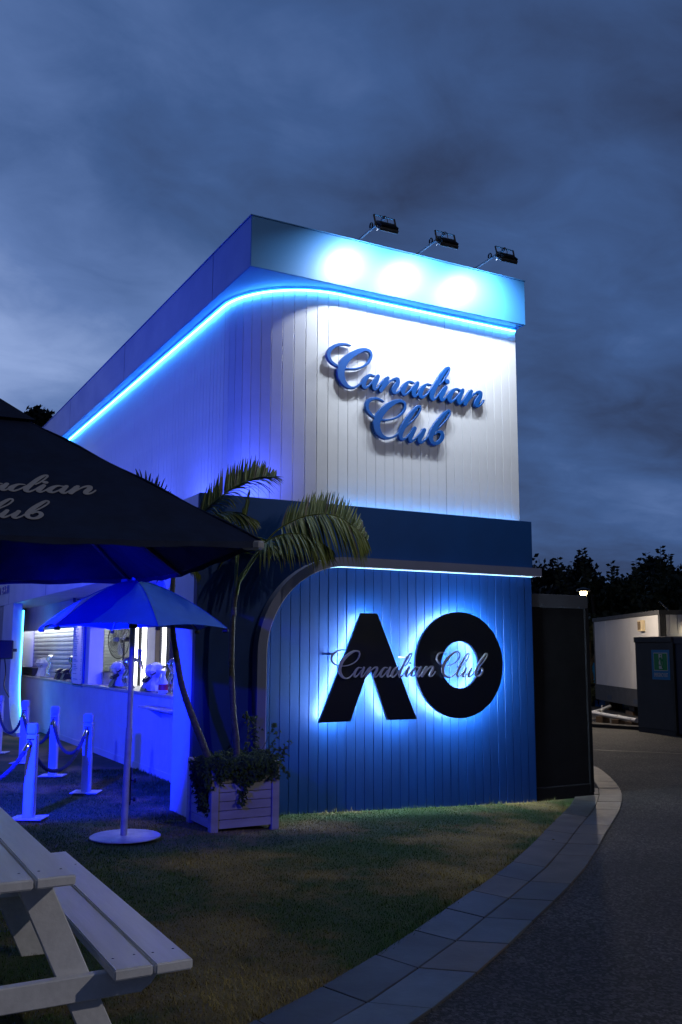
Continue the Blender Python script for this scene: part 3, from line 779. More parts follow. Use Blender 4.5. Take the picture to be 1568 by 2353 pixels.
# small raised letters along the band further down
def text_mesh(txt, size, depth):
    cu = bpy.data.curves.new('t', 'FONT'); cu.body = txt; cu.size = size; cu.extrude = depth / 2; cu.align_x = 'CENTER'
    ob = bpy.data.objects.new('t', cu); COL.objects.link(ob)
    dg = bpy.context.evaluated_depsgraph_get(); me = bpy.data.meshes.new_from_object(ob.evaluated_get(dg))
    bpy.data.objects.remove(ob); bpy.data.curves.remove(cu); me.materials.clear(); return me
p_end = at(*z2(75, 260), X=XL)
pz = thing('band_lettering', (XL, p_end[1] + 1.1, 2.9), 'small raised capitals reading PIZZA BAR on the white band at the far end', 'sign')
yy = p_end[1]
for ch in 'PIZZA BAR'[::-1]:
    if ch != ' ': place('letter', text_mesh(ch, .24, .02), 'menu_frame', (XL - .016, yy + .13, 2.99), pz, ux=(0, -1, 0), uy=(0, 0, 1), s=(1.45, 1.0))
    yy += .16 if ch in ' I' else .29

# ------------------------------------------------------------------ floodlights over the sign
for i, fx in enumerate((5.216, 6.051, 6.939)):
    lab = ('black floodlight on a bracket above the parapet, the one nearest the building corner', 'black floodlight on a bracket above the parapet, middle one of three', 'black floodlight on a bracket above the parapet, nearest the right end of the building')[i]
    t = thing('floodlight', (fx, YF + .1, ZP1 + .01), lab, 'floodlight', 'floodlights over the parapet')
    O('arm', tube([(fx, YF + .25, ZP1 + .0), (fx, YF + .02, ZP1 + .03), (fx, 8.55, ZP1 + .055)], .013, 8), 'arm_grey', t, smooth=True)
    O('arm_base', bx(fx - .04, fx + .04, YF + .2, YF + .3, ZP1 + .0121, ZP1 + .03), 'black_metal', t)
    hy, hz = 8.56, ZP1 - .055
    ux = np.array((1, 0, 0.)); uy = _n((0, .45, -.25)); uz = np.cross(ux, uy)   # panel lies facing down and in
    fn = _n((.02, .66, -.72)); ux = _n(ux - fn * np.dot(ux, fn)); fu = np.cross(fn, ux)
    hc = np.array((fx + .03, hy, hz))
    hd = O('head', obb(hc, ux, fu, fn, .25, .17, .045), 'black_metal', t, bev=.008)
    for k in range(11):
        O('fin', obb(hc - fn * .034 + ux * (k - 5) * .022, ux, fu, fn, .005, .15, .028), 'black_metal', hd)
    O('glass', obb(hc + fn * .0235, ux, fu, fn, .20, .13, .003), 'flood_face', hd)
    for sx_ in (-1, 1):
        O('yoke', bar(hc + ux * sx_ * .135, hc + ux * sx_ * .135 + np.array((0, 0, .125)) + np.array((-.03, 0, 0)), .022, .005, up=(0, 1, 0)), 'black_metal', t)
    O('yoke_bar', bar(hc + np.array((-.17, 0, .125)), hc + np.array((.11, 0, .125)), .022, .005), 'black_metal', t)
    O('cable', tube(spline([(fx - .01, 8.60, ZP1 + .07), (fx + .02, 8.57, ZP1 + .09), (fx + .045, 8.56, ZP1 + .04), (fx + .04, 8.57, ZP1 - .02)], 5), .005, 6), 'black_metal', t)
    O('cable_coil', join(*[tube([(fx - .015 + .003 * q, 8.83 + .03 * math.cos(a), ZP1 + .075 + .035 * math.sin(a)) for a in np.linspace(0, 2 * math.pi, 13)], .006, 5) for q in range(4)]), 'black_metal', t)
    O('tag', obb((fx + .02, 8.72, ZP1 + .02), (0, 1, 0), (1, 0, 0), (0, 0, 1), .06, .002, .05), 'plastic_white', t)
    lamp('flood_light', 'AREA', hc + fn * .03, 38, (.80, .89, 1.0), t, aim=hc + fn, shape='RECTANGLE', size=.20, size_y=.13, spread=R(146))

# ------------------------------------------------------------------ big navy parasol
Rc, Fk = np.array((2.212, 5.04)), np.array((2.42, 8.493)); sl = 3.46
e1 = (Fk - Rc) / np.linalg.norm(Fk - Rc); e2 = np.array((-e1[1], e1[0]))
cor = [Rc, Rc + e1 * sl, Rc + e1 * sl + e2 * sl, Rc + e2 * sl]; cc = sum(cor) / 4
ZR = 2.45
# apex height: the hip seen from the corner passes this sight line
best = None
for za in np.arange(2.8, 4.4, .02):
    for u in np.linspace(.3, .8, 30):
        p = np.array((*(cor[0] + (cc - cor[0]) * u), ZR + (za - ZR) * u)) - CP
        c_ = CM.T @ p; ix, iy = PX + F * c_[0] / c_[2], PY + F * c_[1] / c_[2]
        d_ = abs(ix - 100) + abs(iy - 988)
        if best is None or d_ < best[0]: best = (d_, za)
ZA = best[1]
pg = gz(cc[0])
bp_ = thing('market_parasol', (cc[0], cc[1], pg), 'large square navy parasol with grey script print and vented top', 'parasol')
apex = np.array((*cc, ZA)); vent = .26
def cp(c, u): return np.array((*(c + (cc - c) * u), ZR + (ZA - ZR) * u))
for k in range(4):
    a, b = cor[k], cor[(k + 1) % 4]; V = []; nn = 12; mm = 10
    for j in range(mm + 1):
        u = j / mm * (1 - vent)
        for i in range(nn + 1):
            w = i / nn; p = np.array((*(a + (b - a) * w), 0)); q = p[:2] + (cc - p[:2]) * u
            sag = -.05 * math.sin(math.pi * w) * (1 - u) ** 1.2 - .03 * math.sin(math.pi * u / (1 - vent + .01)) * math.sin(math.pi * w)
            rimy = .0
            V.append((q[0], q[1], ZR + (ZA - ZR) * u + sag + rimy + .004 * math.sin(9 * w + 5 * u + k)))
    Fc = [(j * (nn + 1) + i, j * (nn + 1) + i + 1, (j + 1) * (nn + 1) + i + 1, (j + 1) * (nn + 1) + i) for j in range(mm) for i in range(nn)]
    O('canopy_panel', (V, Fc), 'canopy_navy', bp_, smooth=True)
V = [tuple(apex + np.array((0, 0, .10)))] + [tuple(cp(c, 1 - vent - .06) + np.array((0, 0, .035))) for c in cor]
O('vent_cap', (V, [(0, 1, 2), (0, 2, 3), (0, 3, 4), (0, 4, 1)]), 'canopy_navy', bp_)
for c in cor:
    O('hip_seam', tube([tuple(cp(c, u) + np.array((0, 0, .004 + .006 * math.sin(25 * u)))) for u in np.linspace(0, .72, 24)], .007, 6), 'canopy_navy', bp_, smooth=True)
    O('rib', bar(cp(c, 0) - np.array((0, 0, .03)), cp(c, .95) - np.array((0, 0, .05)), .03, .02), 'wood_sill', bp_)
    q = cp(c, 0); dv = np.array((*(_n(c - cc)), 0))
    O('corner_pocket', obb(q - dv * .05 - np.array((0, 0, .025)), dv, (-dv[1], dv[0], 0), (0, 0, 1), .12, .07, .05), 'print_grey', bp_, bev=.01)
for k in range(4):
    m_ = (cor[k] + cor[(k + 1) % 4]) / 2
    O('rib', bar((*m_, ZR - .075), (*(m_ + (cc - m_) * .95), ZA - .12), .025, .02), 'wood_sill', bp_)
O('pole', tube([(*cc, pg), (*cc, ZA + .12)], .032, 16), 'wood_sill', bp_, smooth=True)
O('foot', join(bx(cc[0] - .4, cc[0] + .4, cc[1] - .4, cc[1] + .4, pg, pg + .06), lathe([(.05, .06), (.05, .4), (.04, .4)], (cc[0], cc[1], pg), 12)), 'black_metal', bp_, bev=.004)
for k in range(4):
    a_, b_ = cor[k], cor[(k + 1) % 4]
    hem = []
    for w in np.linspace(0, 1, 25):
        q = a_ + (b_ - a_) * w; hem.append(((q[0], q[1], ZR - .05 * math.sin(math.pi * w) + .004 * math.sin(9 * w + k)), (0, 0, 1), (0, 0, 0)))
    hp_ = [h_[0] for h_ in hem]
    O('hem', (hp_ + [(x_, y_, z_ - .035 - .006 * math.sin(i_ * 1.7)) for i_, (x_, y_, z_) in enumerate(hp_)], [(i_, i_ + 1, 26 + i_, 25 + i_) for i_ in range(24)]), 'canopy_navy', bp_, smooth=True)
# print on the panel towards the lawn (side 3: between the last corner and the first)
a, b = np.array((*cor[3], ZR)), np.array((*cor[0], ZR)); mid = (a + b) / 2
ux = (b - a) / np.linalg.norm(b - a); uy = (apex - mid); uy /= np.linalg.norm(uy); un = np.cross(ux, uy)
z1 = zoom(0, 1600, 1100 / 1568)
def onpanel(px, py):
    r_ = ray(*z1(px, py)); t_ = np.dot(un, a - CP) / np.dot(un, r_); p = CP + t_ * r_ - a
    return np.array((np.dot(p, ux), np.dot(p, uy)))
for loops, c, rx, base_l, base_r, nm, hh in ((lc, ctr, 562, (0, 495), (520, 525), 'print_canadian', 405), (lk, ctk, 312, (0, 640), (250, 660), 'print_club', 545)):
    A0, B0 = bb(loops)
    pr = onpanel(rx, base_r[1]); pt = onpanel(300, hh)
    pbl = onpanel(200, base_r[1] - 8)
    # scale from the height of the ascender
    asc = .75 * (B0[1] - A0[1])
    s_ = abs(pt[1] - pr[1]) / (asc if nm == 'print_canadian' else .86 * (B0[1] - A0[1])); fx2, fy2 = (.84, .86) if nm == 'print_canadian' else (.80, .95)
    me = extruded(cen(loops, np.array((B0[0], A0[1])), (s_ * fx2, s_ * fy2)), .0022, .0002)
    q = a + ux * pr[0] + uy * (pr[1]) + un * (.012 if un[2] > 0 else -.012)
    off = un if un[2] > 0 else -un
    o = place(nm, me, 'print_grey', a + ux * pr[0] + uy * pr[1] + off * .006, bp_, ux=ux, uy=uy)
    # follow the sag of the cloth
    k = 3
    for v_ in me.vertices:
        x_ = pr[0] + v_.co.x; y_ = pr[1] + v_.co.y
        u = max(0, y_ / np.linalg.norm(apex - mid)); half = (1 - u) * sl / 2
        w = min(max((x_ - (sl / 2 - half)) / (2 * half), 0), 1)
        sag = -.05 * math.sin(math.pi * w) * (1 - u) ** 1.2 - .03 * math.sin(math.pi * u / (1 - vent + .01)) * math.sin(math.pi * w) + .004 * math.sin(9 * w + 5 * u + k)
        v_.co.z += sag * abs(un[2])
# blue lamps clamped to the parasol pole
for i, (lx, ly, lz, tgt, pw_, sz) in enumerate(((.45, 7.05, 1.90, (3.35, 12.0, 1.0), 5600, 50), (.30, 5.9, 2.70, (3.55, 9.1, 1.05), 460, 48))):
    t = thing('clamp_lamp', (lx, ly, lz), ('round blue stage lamp clamped to the parasol pole, aimed at the counter', 'round blue stage lamp hung under the parasol, aimed at the planter')[i], 'lamp')
    d_ = _n(np.array(tgt) - np.array((lx, ly, lz))); L0 = np.array((lx, ly, lz))
    O('barrel', tube([L0 - d_ * .16, L0 - d_ * .05, L0], [.035, .05, .055], 14), 'black_metal', t, smooth=True)
    O('bracket', tube([L0 - d_ * .1, (cc[0], cc[1], lz + .02)], .01, 6), 'black_metal', t)
    lamp('blue_spot', 'SPOT', L0 + d_ * .035, pw_, (.0006, .008, 1.0), t, aim=tgt, spot_size=R(sz), spot_blend=.4, shadow_soft_size=.03)

# ------------------------------------------------------------------ small blue parasol
ub_ = np.array((2.407, 8.307)); ug = gz(ub_[0])
sp = thing('garden_parasol', (ub_[0], ub_[1], ug), 'small blue six-panel parasol on a white pole with round base plate', 'parasol')
Rr, zt, zr = .86, 2.43, 2.0
vd = math.atan2(-ub_[1], -ub_[0])            # towards the camera
V = [(ub_[0], ub_[1], zt)]; NS, NRg = 8, 7; Fc = []
angs = [vd + R(13.6) + k * math.pi / 3 for k in range(6)]
for j in range(1, NRg + 1):
    u = j / NRg
    for k in range(6):
        for i in range(NS):
            w = i / NS; a_, b_ = angs[k], angs[k] + math.pi / 3
            pa = np.array((math.cos(a_), math.sin(a_))); pb = np.array((math.cos(b_), math.sin(b_)))
            p = (pa + (pb - pa) * w); drop = (u ** 1.55) * (zt - zr)
            sag = math.sin(math.pi * w)
            r_ = Rr * u * (1 - .03 * sag * u)
            V.append((ub_[0] + p[0] * r_, ub_[1] + p[1] * r_, zt - drop + (.028 * sag * u * u if u > .9 else -.012 * sag * u)))
n = 6 * NS
for k in range(n): Fc.append((0, 1 + k, 1 + (k + 1) % n))
for j in range(NRg - 1):
    for k in range(n): Fc.append((1 + j * n + k, 1 + j * n + (k + 1) % n, 1 + (j + 1) * n + (k + 1) % n, 1 + (j + 1) * n + k))
O('canopy', (V, Fc), 'canopy_blue', sp, smooth=True)
for a_ in angs:
    O('seam', tube([(ub_[0] + math.cos(a_) * Rr * u, ub_[1] + math.sin(a_) * Rr * u, zt + .002 - (u ** 1.55) * (zt - zr)) for u in np.linspace(.02, 1, 12)], .0035, 5), 'canopy_blue', sp, smooth=True)
for a_ in angs:
    pts = [(ub_[0] + math.cos(a_) * Rr * u, ub_[1] + math.sin(a_) * Rr * u, zt - .02 - (u ** 1.55) * (zt - zr)) for u in np.linspace(.03, .98, 9)]
    O('rib', tube(pts, .006, 6), 'pole_white', sp)
    m_ = pts[4]
    O('strut', tube([m_, (ub_[0], ub_[1], zr + .02)], .005, 6), 'pole_white', sp)
    e_ = pts[-1]; O('rib_end', obb((e_[0], e_[1], e_[2] - .012), (math.cos(a_), math.sin(a_), 0), (-math.sin(a_), math.cos(a_), 0), (0, 0, 1), .05, .03, .03), 'black_metal', sp, bev=.006)
tilt = np.array((.0, .0))
O('pole', tube([(ub_[0] - .015, ub_[1], ug + .02), (ub_[0], ub_[1], ug + .95)], .030, 16), 'pole_white', sp, smooth=True)
O('pole_upper', tube([(ub_[0], ub_[1], ug + .93), (ub_[0], ub_[1], zt + .02)], .024, 16), 'pole_white', sp, smooth=True)
O('finial', lathe([(.012, 0), (.03, .01), (.026, .03), (.008, .045)], (ub_[0], ub_[1], zt - .005), 14), 'plastic_white', sp, smooth=True)
O('hub', lathe([(.03, 0), (.04, .01), (.04, .05), (.03, .06)], (ub_[0], ub_[1], zr), 14), 'black_metal', sp)
O('base_plate', lathe([(.29, 0), (.305, .004), (.305, .010), (.295, .016), (.04, .018)], (ub_[0], ub_[1], ug + .02), 56), 'pole_white', sp, smooth=True)
sd_ = np.array((rt[0], rt[1], 0)); sd_ /= np.linalg.norm(sd_)
for h in (.34, .50):
    q = np.array((ub_[0], ub_[1], ug + h)) + sd_ * .05
    O('knob', join(tube([q - sd_ * .02, q + sd_ * .01], .008, 8), tube([q + sd_ * .008, q + sd_ * .03], [.024, .02], 7)), 'plastic_black', sp)
q = np.array((ub_[0], ub_[1], ug + .45)) + sd_ * .032
O('clamp_strip', obb(q, sd_, (0, 0, 1), np.cross(sd_, (0, 0, 1)), .012, .32, .03), 'plastic_black', sp, bev=.004)

# ------------------------------------------------------------------ rope barrier
posts = [(1.818, 9.538), (2.751, 11.151), (2.708, 12.77), (2.616, 14.377), (2.50, 15.9), (.82, 8.35)]
plab = ['white timber barrier post nearest the picnic table, rope hooked on both sides', 'white timber barrier post nearest the small parasol', 'white timber barrier post, second from the small parasol along the counter', 'white timber barrier post, third from the small parasol along the counter', 'white timber barrier post at the far end by the neon-lit lip', 'white timber barrier post standing under the navy parasol']
HP = .905
fx_ = np.array((rt[0], rt[1], 0)); fx_ /= np.linalg.norm(fx_); fy_ = np.cross((0, 0, 1), fx_)
for (px_, py_), lab in zip(posts, plab):
    g_ = gz(px_); t = thing('barrier_post', (px_, py_, g_), lab, 'post', 'rope barrier posts')
    c = np.array((px_, py_, g_))
    O('post', obb(c + np.array((0, 0, .40)), fx_, fy_, (0, 0, 1), .098, .098, .80), 'post_white', t, bev=.006)
    O('cap', obb(c + np.array((0, 0, .855)), fx_, fy_, (0, 0, 1), .100, .100, .10), 'post_white', t, bev=.012, seg=2)
    O('base_plate', obb(c + np.array((0, 0, .022)), fx_, fy_, (0, 0, 1), .31, .26, .012), 'post_white', t, bev=.002)
    hk = c - fy_ * .06 + np.array((0, 0, .76))
    O('hook', join(tube([hk - fx_ * .035, hk + fx_ * .035], .006, 6), tube([hk + fy_ * .012, hk - fy_ * .02 - np.array((0, 0, .02))], .007, 6)), 'chrome', t)
def rope(a, b, sag, lab):
    a, b = np.array(a), np.array(b); L = np.linalg.norm(b - a); n_ = int(L / .012)
    cl_ = []
    for i in range(n_ + 1):
        w = i / n_; p = a + (b - a) * w; p[2] -= sag * 4 * w * (1 - w) * (1 + .25 * (2 * w - 1) ** 2); cl_.append(p)
    fr = frames(cl_); mid_ = (a + b) / 2
    t = thing('barrier_rope', tuple((mid_[0], mid_[1], mid_[2] - sag)), lab, 'rope', 'barrier ropes')
    vs = []
    for k in range(3):
        pts = []; s0 = 0
        for i, (p, d_, s_, u_) in enumerate(fr):
            ang = i * .012 / .16 * 2 * math.pi + k * 2 * math.pi / 3
            pts.append(p + .010 * (math.cos(ang) * s_ + math.sin(ang) * u_))
        vs.append(tube(pts, .0115, 6))
    O('strands', join(*vs), 'rope_blue', t, smooth=True)
    for e_, d_ in ((0, 1), (-1, -1)):
        p0 = cl_[e_]; p1 = cl_[e_ + d_ * min(8, n_)]
        O('end_cap', tube([p0, p0 + (p1 - p0) * .25, p1], [.012, .021, .022], 10), 'chrome', t, smooth=True)
def hookpt(i):
    p = posts[i]; return np.array((p[0], p[1], gz(p[0]) + .735)) - fy_ * .085
rl = ['thick braided blue rope slung from the post nearest the picnic table towards the counter', 'thick braided blue rope along the counter, nearest the small parasol', 'thick braided blue rope along the counter, middle span', 'thick braided blue rope along the counter, span at the neon-lit end', 'thick braided blue rope running under the navy parasol']
rope(hookpt(0), hookpt(1), .36, rl[0]); rope(hookpt(1), hookpt(2), .34, rl[1]); rope(hookpt(2), hookpt(3), .36, rl[2]); rope(hookpt(3), hookpt(4), .34, rl[3]); rope(hookpt(0), hookpt(5), .32, rl[4])

# ------------------------------------------------------------------ picnic table
tg = .215; y0, y1 = 3.545, 5.66
pt_ = thing('picnic_table', (.45, 4.6, tg), 'white painted timber picnic table with attached bench', 'picnic table')
zt_, zb_ = 1.005, .662
tx1 = .853
for i in range(5):
    x1 = tx1 - i * .149
    O('table_plank', bx(x1 - .139, x1, y0 + rnd.uniform(-.003, .003), y1, zt_ - .036, zt_), 'table_white', pt_, bev=.005, seg=2)
bx1 = 1.298
for i in range(2):
    x1 = bx1 - i * .154
    O('bench_plank', bx(x1 - .143, x1, y0 - .02, y1, zb_ - .038, zb_), 'table_white', pt_, bev=.005, seg=2)
tc_ = tx1 - 2.5 * .149
for i in range(2):
    x1 = 2 * tc_ - bx1 + .154 * i + .143
    O('bench_plank', bx(x1 - .143, x1, y0 - .02, y1, zb_ - .038, zb_), 'table_white', pt_, bev=.005, seg=2)
for yy, dy in ((y0 + .10, 0), (y1 - .38, 0)):
    # beam under the seats, bearer under the top, two splayed legs
    hb_ = bx1 - .07 - tc_
    O('seat_beam', prism([(tc_ - hb_, zb_ - .040), (tc_ + hb_, zb_ - .040), (tc_ + hb_ - .05, zb_ - .105), (tc_ + hb_ - .09, zb_ - .130), (tc_ - hb_ + .09, zb_ - .130), (tc_ - hb_ + .05, zb_ - .105)], 'y', yy, yy + .042), 'table_white', pt_, bev=.004)
    ht = tx1 - .05 - tc_
    O('top_bearer', prism([(tc_ - ht, zt_ - .038), (tc_ + ht, zt_ - .038), (tc_ + ht - .015, zt_ - .075), (tc_ + ht - .07, zt_ - .120), (tc_ - ht + .07, zt_ - .120), (tc_ - ht + .015, zt_ - .075)], 'y', yy, yy + .042), 'table_white', pt_, bev=.004)
    for s_ in (-1, 1):
        tx, bxl = tc_ + s_ * .25, tc_ + s_ * .60
        zt2, w = zt_ - .042, .062
        g_ = gz(bxl) - .01
        O('leg', prism([(tx - w, zt2), (tx + w, zt2), (bxl + w, g_), (bxl - w, g_)], 'y', yy + .044, yy + .088), 'table_white', pt_, bev=.004)
        xb = tc_ + s_ * (.25 + .35 * (zt2 - (zb_ - .085)) / (zt2 - g_))
        for k in (-1, 1):
            O('bolt', lathe([(.021, 0), (.021, .004), (.017, .010), (.008, .013)], (0, 0, 0), 14), 'pole_white', pt_, smooth=True)
            bo = pt_.children[-1]; bo.data.transform(Matrix.Translation((.45, 4.6, tg))); bo.rotation_euler = (R(90), 0, 0); bo.location = (xb + k * .022 - .45, yy - 4.6, zb_ - .085 + k * .024 - tg)
def disc(x, y, z): return lathe([(.0055, 0), (.0055, .0012), (.002, .0016)], (x, y, z), 8)
for yy in (y0 + .121, y1 - .359):
    for i in range(5):
        for k in (.03, .109): O('screw_head', disc(tx1 - i * .149 - k, yy + rnd.uniform(-.006, .006), zt_ - .0004), 'steel', pt_)
    for i in range(2):
        for k in (.03, .113): O('screw_head', disc(bx1 - i * .154 - k, yy + rnd.uniform(-.006, .006), zb_ - .0004), 'steel', pt_)
O('stretcher', bx(tc_ - .045, tc_ + .045, y0 + .2, y1 - .3, zb_ - .19, zb_ - .145), 'table_white', pt_)

# ------------------------------------------------------------------ planter, palms, ivy
PX0, PX1, PY0, PY1 = 3.215, 3.905, 8.36, 9.03; pgz = .125; PT = .762
pn = thing('timber_planter', (3.56, 8.7, pgz), 'square white timber planter box of horizontal boards, stained', 'planter')
for (x, y) in ((PX0, PY0), (PX1 - .075, PY0), (PX0, PY1 - .075), (PX1 - .075, PY1 - .075)):
    O('corner_post', bx(x, x + .075, y, y + .075, gz(x) - .02, PT), 'planter_white', pn, bev=.004)
nb_ = 7; bh = (PT - .02 - (pgz + .045)) / nb_
for i in range(nb_):
    za, zb = pgz + .045 + i * bh + .0025, pgz + .045 + (i + 1) * bh - .0025
    O('board', bx(PX0 + .076, PX1 - .076, PY0 + .018, PY0 + .04, za, zb), 'planter_white', pn, bev=.003)
    O('board', bx(PX0 + .018, PX0 + .04, PY0 + .076, PY1 - .076, za, zb), 'planter_white', pn, bev=.003)
    O('board', bx(PX1 - .04, PX1 - .018, PY0 + .076, PY1 - .076, za, zb), 'planter_white', pn, bev=.003)
    O('board', bx(PX0 + .076, PX1 - .076, PY1 - .04, PY1 - .018, za, zb), 'planter_white', pn, bev=.003)
O('rim', bx(PX0 + .02, PX1 - .02, PY0 + .016, PY0 + .06, PT - .018, PT - .002), 'planter_white', pn, bev=.003)
O('soil', bx(PX0 + .042, PX1 - .042, PY0 + .042, PY1 - .042, .3, PT - .05), 'soil', pn)

def trunk(pts, r0, r1):
    q = spline(pts, 14); rs = []
    L = 0
    for i, p in enumerate(q):
        if i: L += np.linalg.norm(p - q[i - 1])
        base_r = r0 + (r1 - r0) * i / (len(q) - 1)
        ring = .004 * max(0, 1 - abs(((L / .155) % 1) - .5) * 9)
        rs.append(base_r + ring)
    return tube(q, rs, 14)
def leaflet(p, d, ln, w, droop, nseg=5, twist=0.):
    """blade from p along d, bending down by gravity, V-folded"""
    p, d = np.array(p, float), _n(d); V, Fc = [], []
    side = np.cross(d, (0, 0, 1)); side = side / (np.linalg.norm(side) + 1e-6)
    nrm = np.cross(side, d); side = side * math.cos(twist) + nrm * math.sin(twist)
    for i in range(nseg + 1):
        u = i / nseg; ww = w * min(1, 5 * u + .35) * (1 - u ** 2.2) + .0008
        V += [tuple(p + side * ww), tuple(p - nrm * ww * .35), tuple(p - side * ww)]
        d = _n(d + np.array((0, 0, -droop / nseg))); p = p + d * ln / nseg
        nrm = np.cross(side, d)
    for i in range(nseg):
        Fc += [(3 * i, 3 * i + 1, 3 * i + 4, 3 * i + 3), (3 * i + 1, 3 * i + 2, 3 * i + 5, 3 * i + 4)]
    return V, Fc
def frond(parent, pts, n_, ln, up1, up2, droop1, droop2, back=.35, start=.2, m='palm_leaf', w=.013, fwd=.5, w2=None, ln2=None, tipf=.45):
    q = spline(pts, 12); fr = frames(q); m_ = len(q)
    fo = O('frond', tube([f_[0] for f_ in fr], [.011 - .009 * i / m_ for i in range(m_)], 7), 'palm_leaf', parent, smooth=True)
    V = []; dry = []
    for i in range(n_):
        u = start + (1 - start) * (i + .5) / n_; k = min(int(u * (m_ - 1)), m_ - 2); p, d_, _, _ = fr[k]
        p = p + (fr[k + 1][0] - p) * (u * (m_ - 1) - k)
        hs = np.cross(d_, (0, 0, 1)); hs /= np.linalg.norm(hs)
        prof_ = math.sin(math.pi * min(1, .25 + .62 * (u - start) / (1 - start))) ** .6
        if u > .8: prof_ *= 1 - (u - .8) / .2 * (1 - tipf)
        for s_, upv, dr, lm in ((1, up1, droop1, 1.), (-1, up2, droop2, ln2 or 1.)):
            if rnd.random() < .05: continue
            dd = hs * s_ + np.array((0, 0, upv)) + d_ * (fwd + .9 * max(0, u - .6)) + np.array([rnd.uniform(-.10, .10) for _ in range(3)])
            (dry if rnd.random() < .09 else V).append(leaflet(p, dd, ln * prof_ * lm * rnd.uniform(.86, 1.1), w * rnd.uniform(.8, 1.15), dr * rnd.uniform(.6, 1.4), 6, rnd.uniform(-.5, .5)))
    O('leaflets', join(*V), m, fo, smooth=True)['kind'] = 'stuff'
    if dry: O('dry_leaflets', join(*dry), 'palm_dry', fo, smooth=True)['kind'] = 'stuff'
    return fo
p1 = thing('palm_tree', (3.61, 8.72, PT - .06), 'slim straight palm in the white planter with a long arching frond', 'palm')
p1['group'] = 'palms in the planter'
O('trunk', trunk([(3.62, 8.74, .70), (3.605, 8.74, .95), (3.57, 8.75, 1.243), (3.545, 8.75, 1.679), (3.547, 8.75, 2.045), (3.566, 8.75, 2.30), (3.578, 8.75, 2.44)], .034, .022), 'palm_bark', p1, smooth=True)
O('crownshaft', tube(spline([(3.575, 8.75, 2.36), (3.60, 8.74, 2.50), (3.66, 8.72, 2.62)], 5), [.024] * 3 + [.022] * 3 + [.018] * 3 + [.012] * 2, 10), 'palm_leaf', p1, smooth=True)
frond(p1, [(3.59, 8.74, 2.46), (3.77, 8.66, 2.77), (3.90, 8.55, 2.99), (4.10, 8.44, 3.13), (4.30, 8.36, 3.185), (4.48, 8.30, 3.17), (4.66, 8.24, 3.06), (4.78, 8.20, 2.93)], 84, .60, -.75, 1.35, 1.1, .12, start=.33, w=.0125, fwd=.35, ln2=.60)
frond(p1, [(3.585, 8.75, 2.45), (3.68, 8.60, 2.72), (3.80, 8.45, 2.90), (3.98, 8.30, 2.96), (4.16, 8.20, 2.92), (4.32, 8.12, 2.80)], 62, .50, -.55, .1, 1.2, 1.1, start=.3, w=.0115, fwd=.6)
frond(p1, [(3.575, 8.76, 2.45), (3.56, 8.74, 2.75), (3.50, 8.70, 2.98), (3.38, 8.64, 3.10), (3.24, 8.6, 3.12)], 24, .34, .1, .2, .7, .7, start=.4, w=.010)
frond(p1, [(3.575, 8.75, 2.44), (3.585, 8.72, 2.80), (3.62, 8.68, 3.10), (3.66, 8.66, 3.38)], 12, .20, .9, .9, .2, .2, start=.55, w=.012, fwd=1.6)
frond(p1, [(3.57, 8.76, 2.44), (3.62, 8.86, 2.74), (3.74, 8.92, 2.94), (3.92, 8.95, 2.98), (4.08, 8.98, 2.90)], 34, .42, -.2, -.2, 1.1, 1.1, start=.3, w=.014)
p2 = thing('palm_tree', (3.30, 8.62, PT - .06), 'leaning curved palm in the white planter, its crown behind the navy parasol tip', 'palm')
p2['group'] = 'palms in the planter'
O('trunk', trunk([(3.29, 8.62, .70), (3.238, 8.6, .858), (3.102, 8.6, 1.167), (2.985, 8.6, 1.474), (2.923, 8.6, 1.752), (2.880, 8.6, 1.989), (2.862, 8.6, 2.30), (2.868, 8.6, 2.56)], .036, .022), 'palm_bark', p2, smooth=True)
O('crownshaft', tube(spline([(2.868, 8.6, 2.5), (2.885, 8.6, 2.66), (2.92, 8.6, 2.8)], 5), [.025] * 3 + [.023] * 3 + [.018] * 3 + [.012] * 2, 10), 'palm_leaf', p2, smooth=True)
frond(p2, [(2.88, 8.6, 2.62), (3.00, 8.57, 2.95), (3.18, 8.52, 3.19), (3.42, 8.48, 3.40), (3.62, 8.45, 3.50), (3.84, 8.42, 3.54)], 58, .46, -.1, 1.25, .7, .1, start=.3, w=.0135, fwd=.35, ln2=.85)
frond(p2, [(2.875, 8.6, 2.62), (2.98, 8.50, 2.9), (3.14, 8.40, 3.08), (3.36, 8.32, 3.13), (3.56, 8.26, 3.06)], 36, .42, -.1, .15, .9, .8, start=.3, w=.015)
frond(p2, [(2.87, 8.6, 2.62), (2.80, 8.6, 2.95), (2.68, 8.58, 3.22), (2.52, 8.56, 3.36), (2.34, 8.54, 3.38)], 26, .36, .4, .4, .5, .5, start=.3, w=.011)
frond(p2, [(2.87, 8.6, 2.58), (2.93, 8.56, 2.66), (3.02, 8.53, 2.62), (3.10, 8.50, 2.52)], 9, .20, -.3, .0, 1.2, 1.2, start=.3, w=.010)
frond(p2, [(2.865, 8.6, 2.56), (2.83, 8.58, 2.64), (2.77, 8.56, 2.60), (2.72, 8.54, 2.50)], 7, .18, -.3, .0, 1.2, 1.2, start=.3, w=.009)

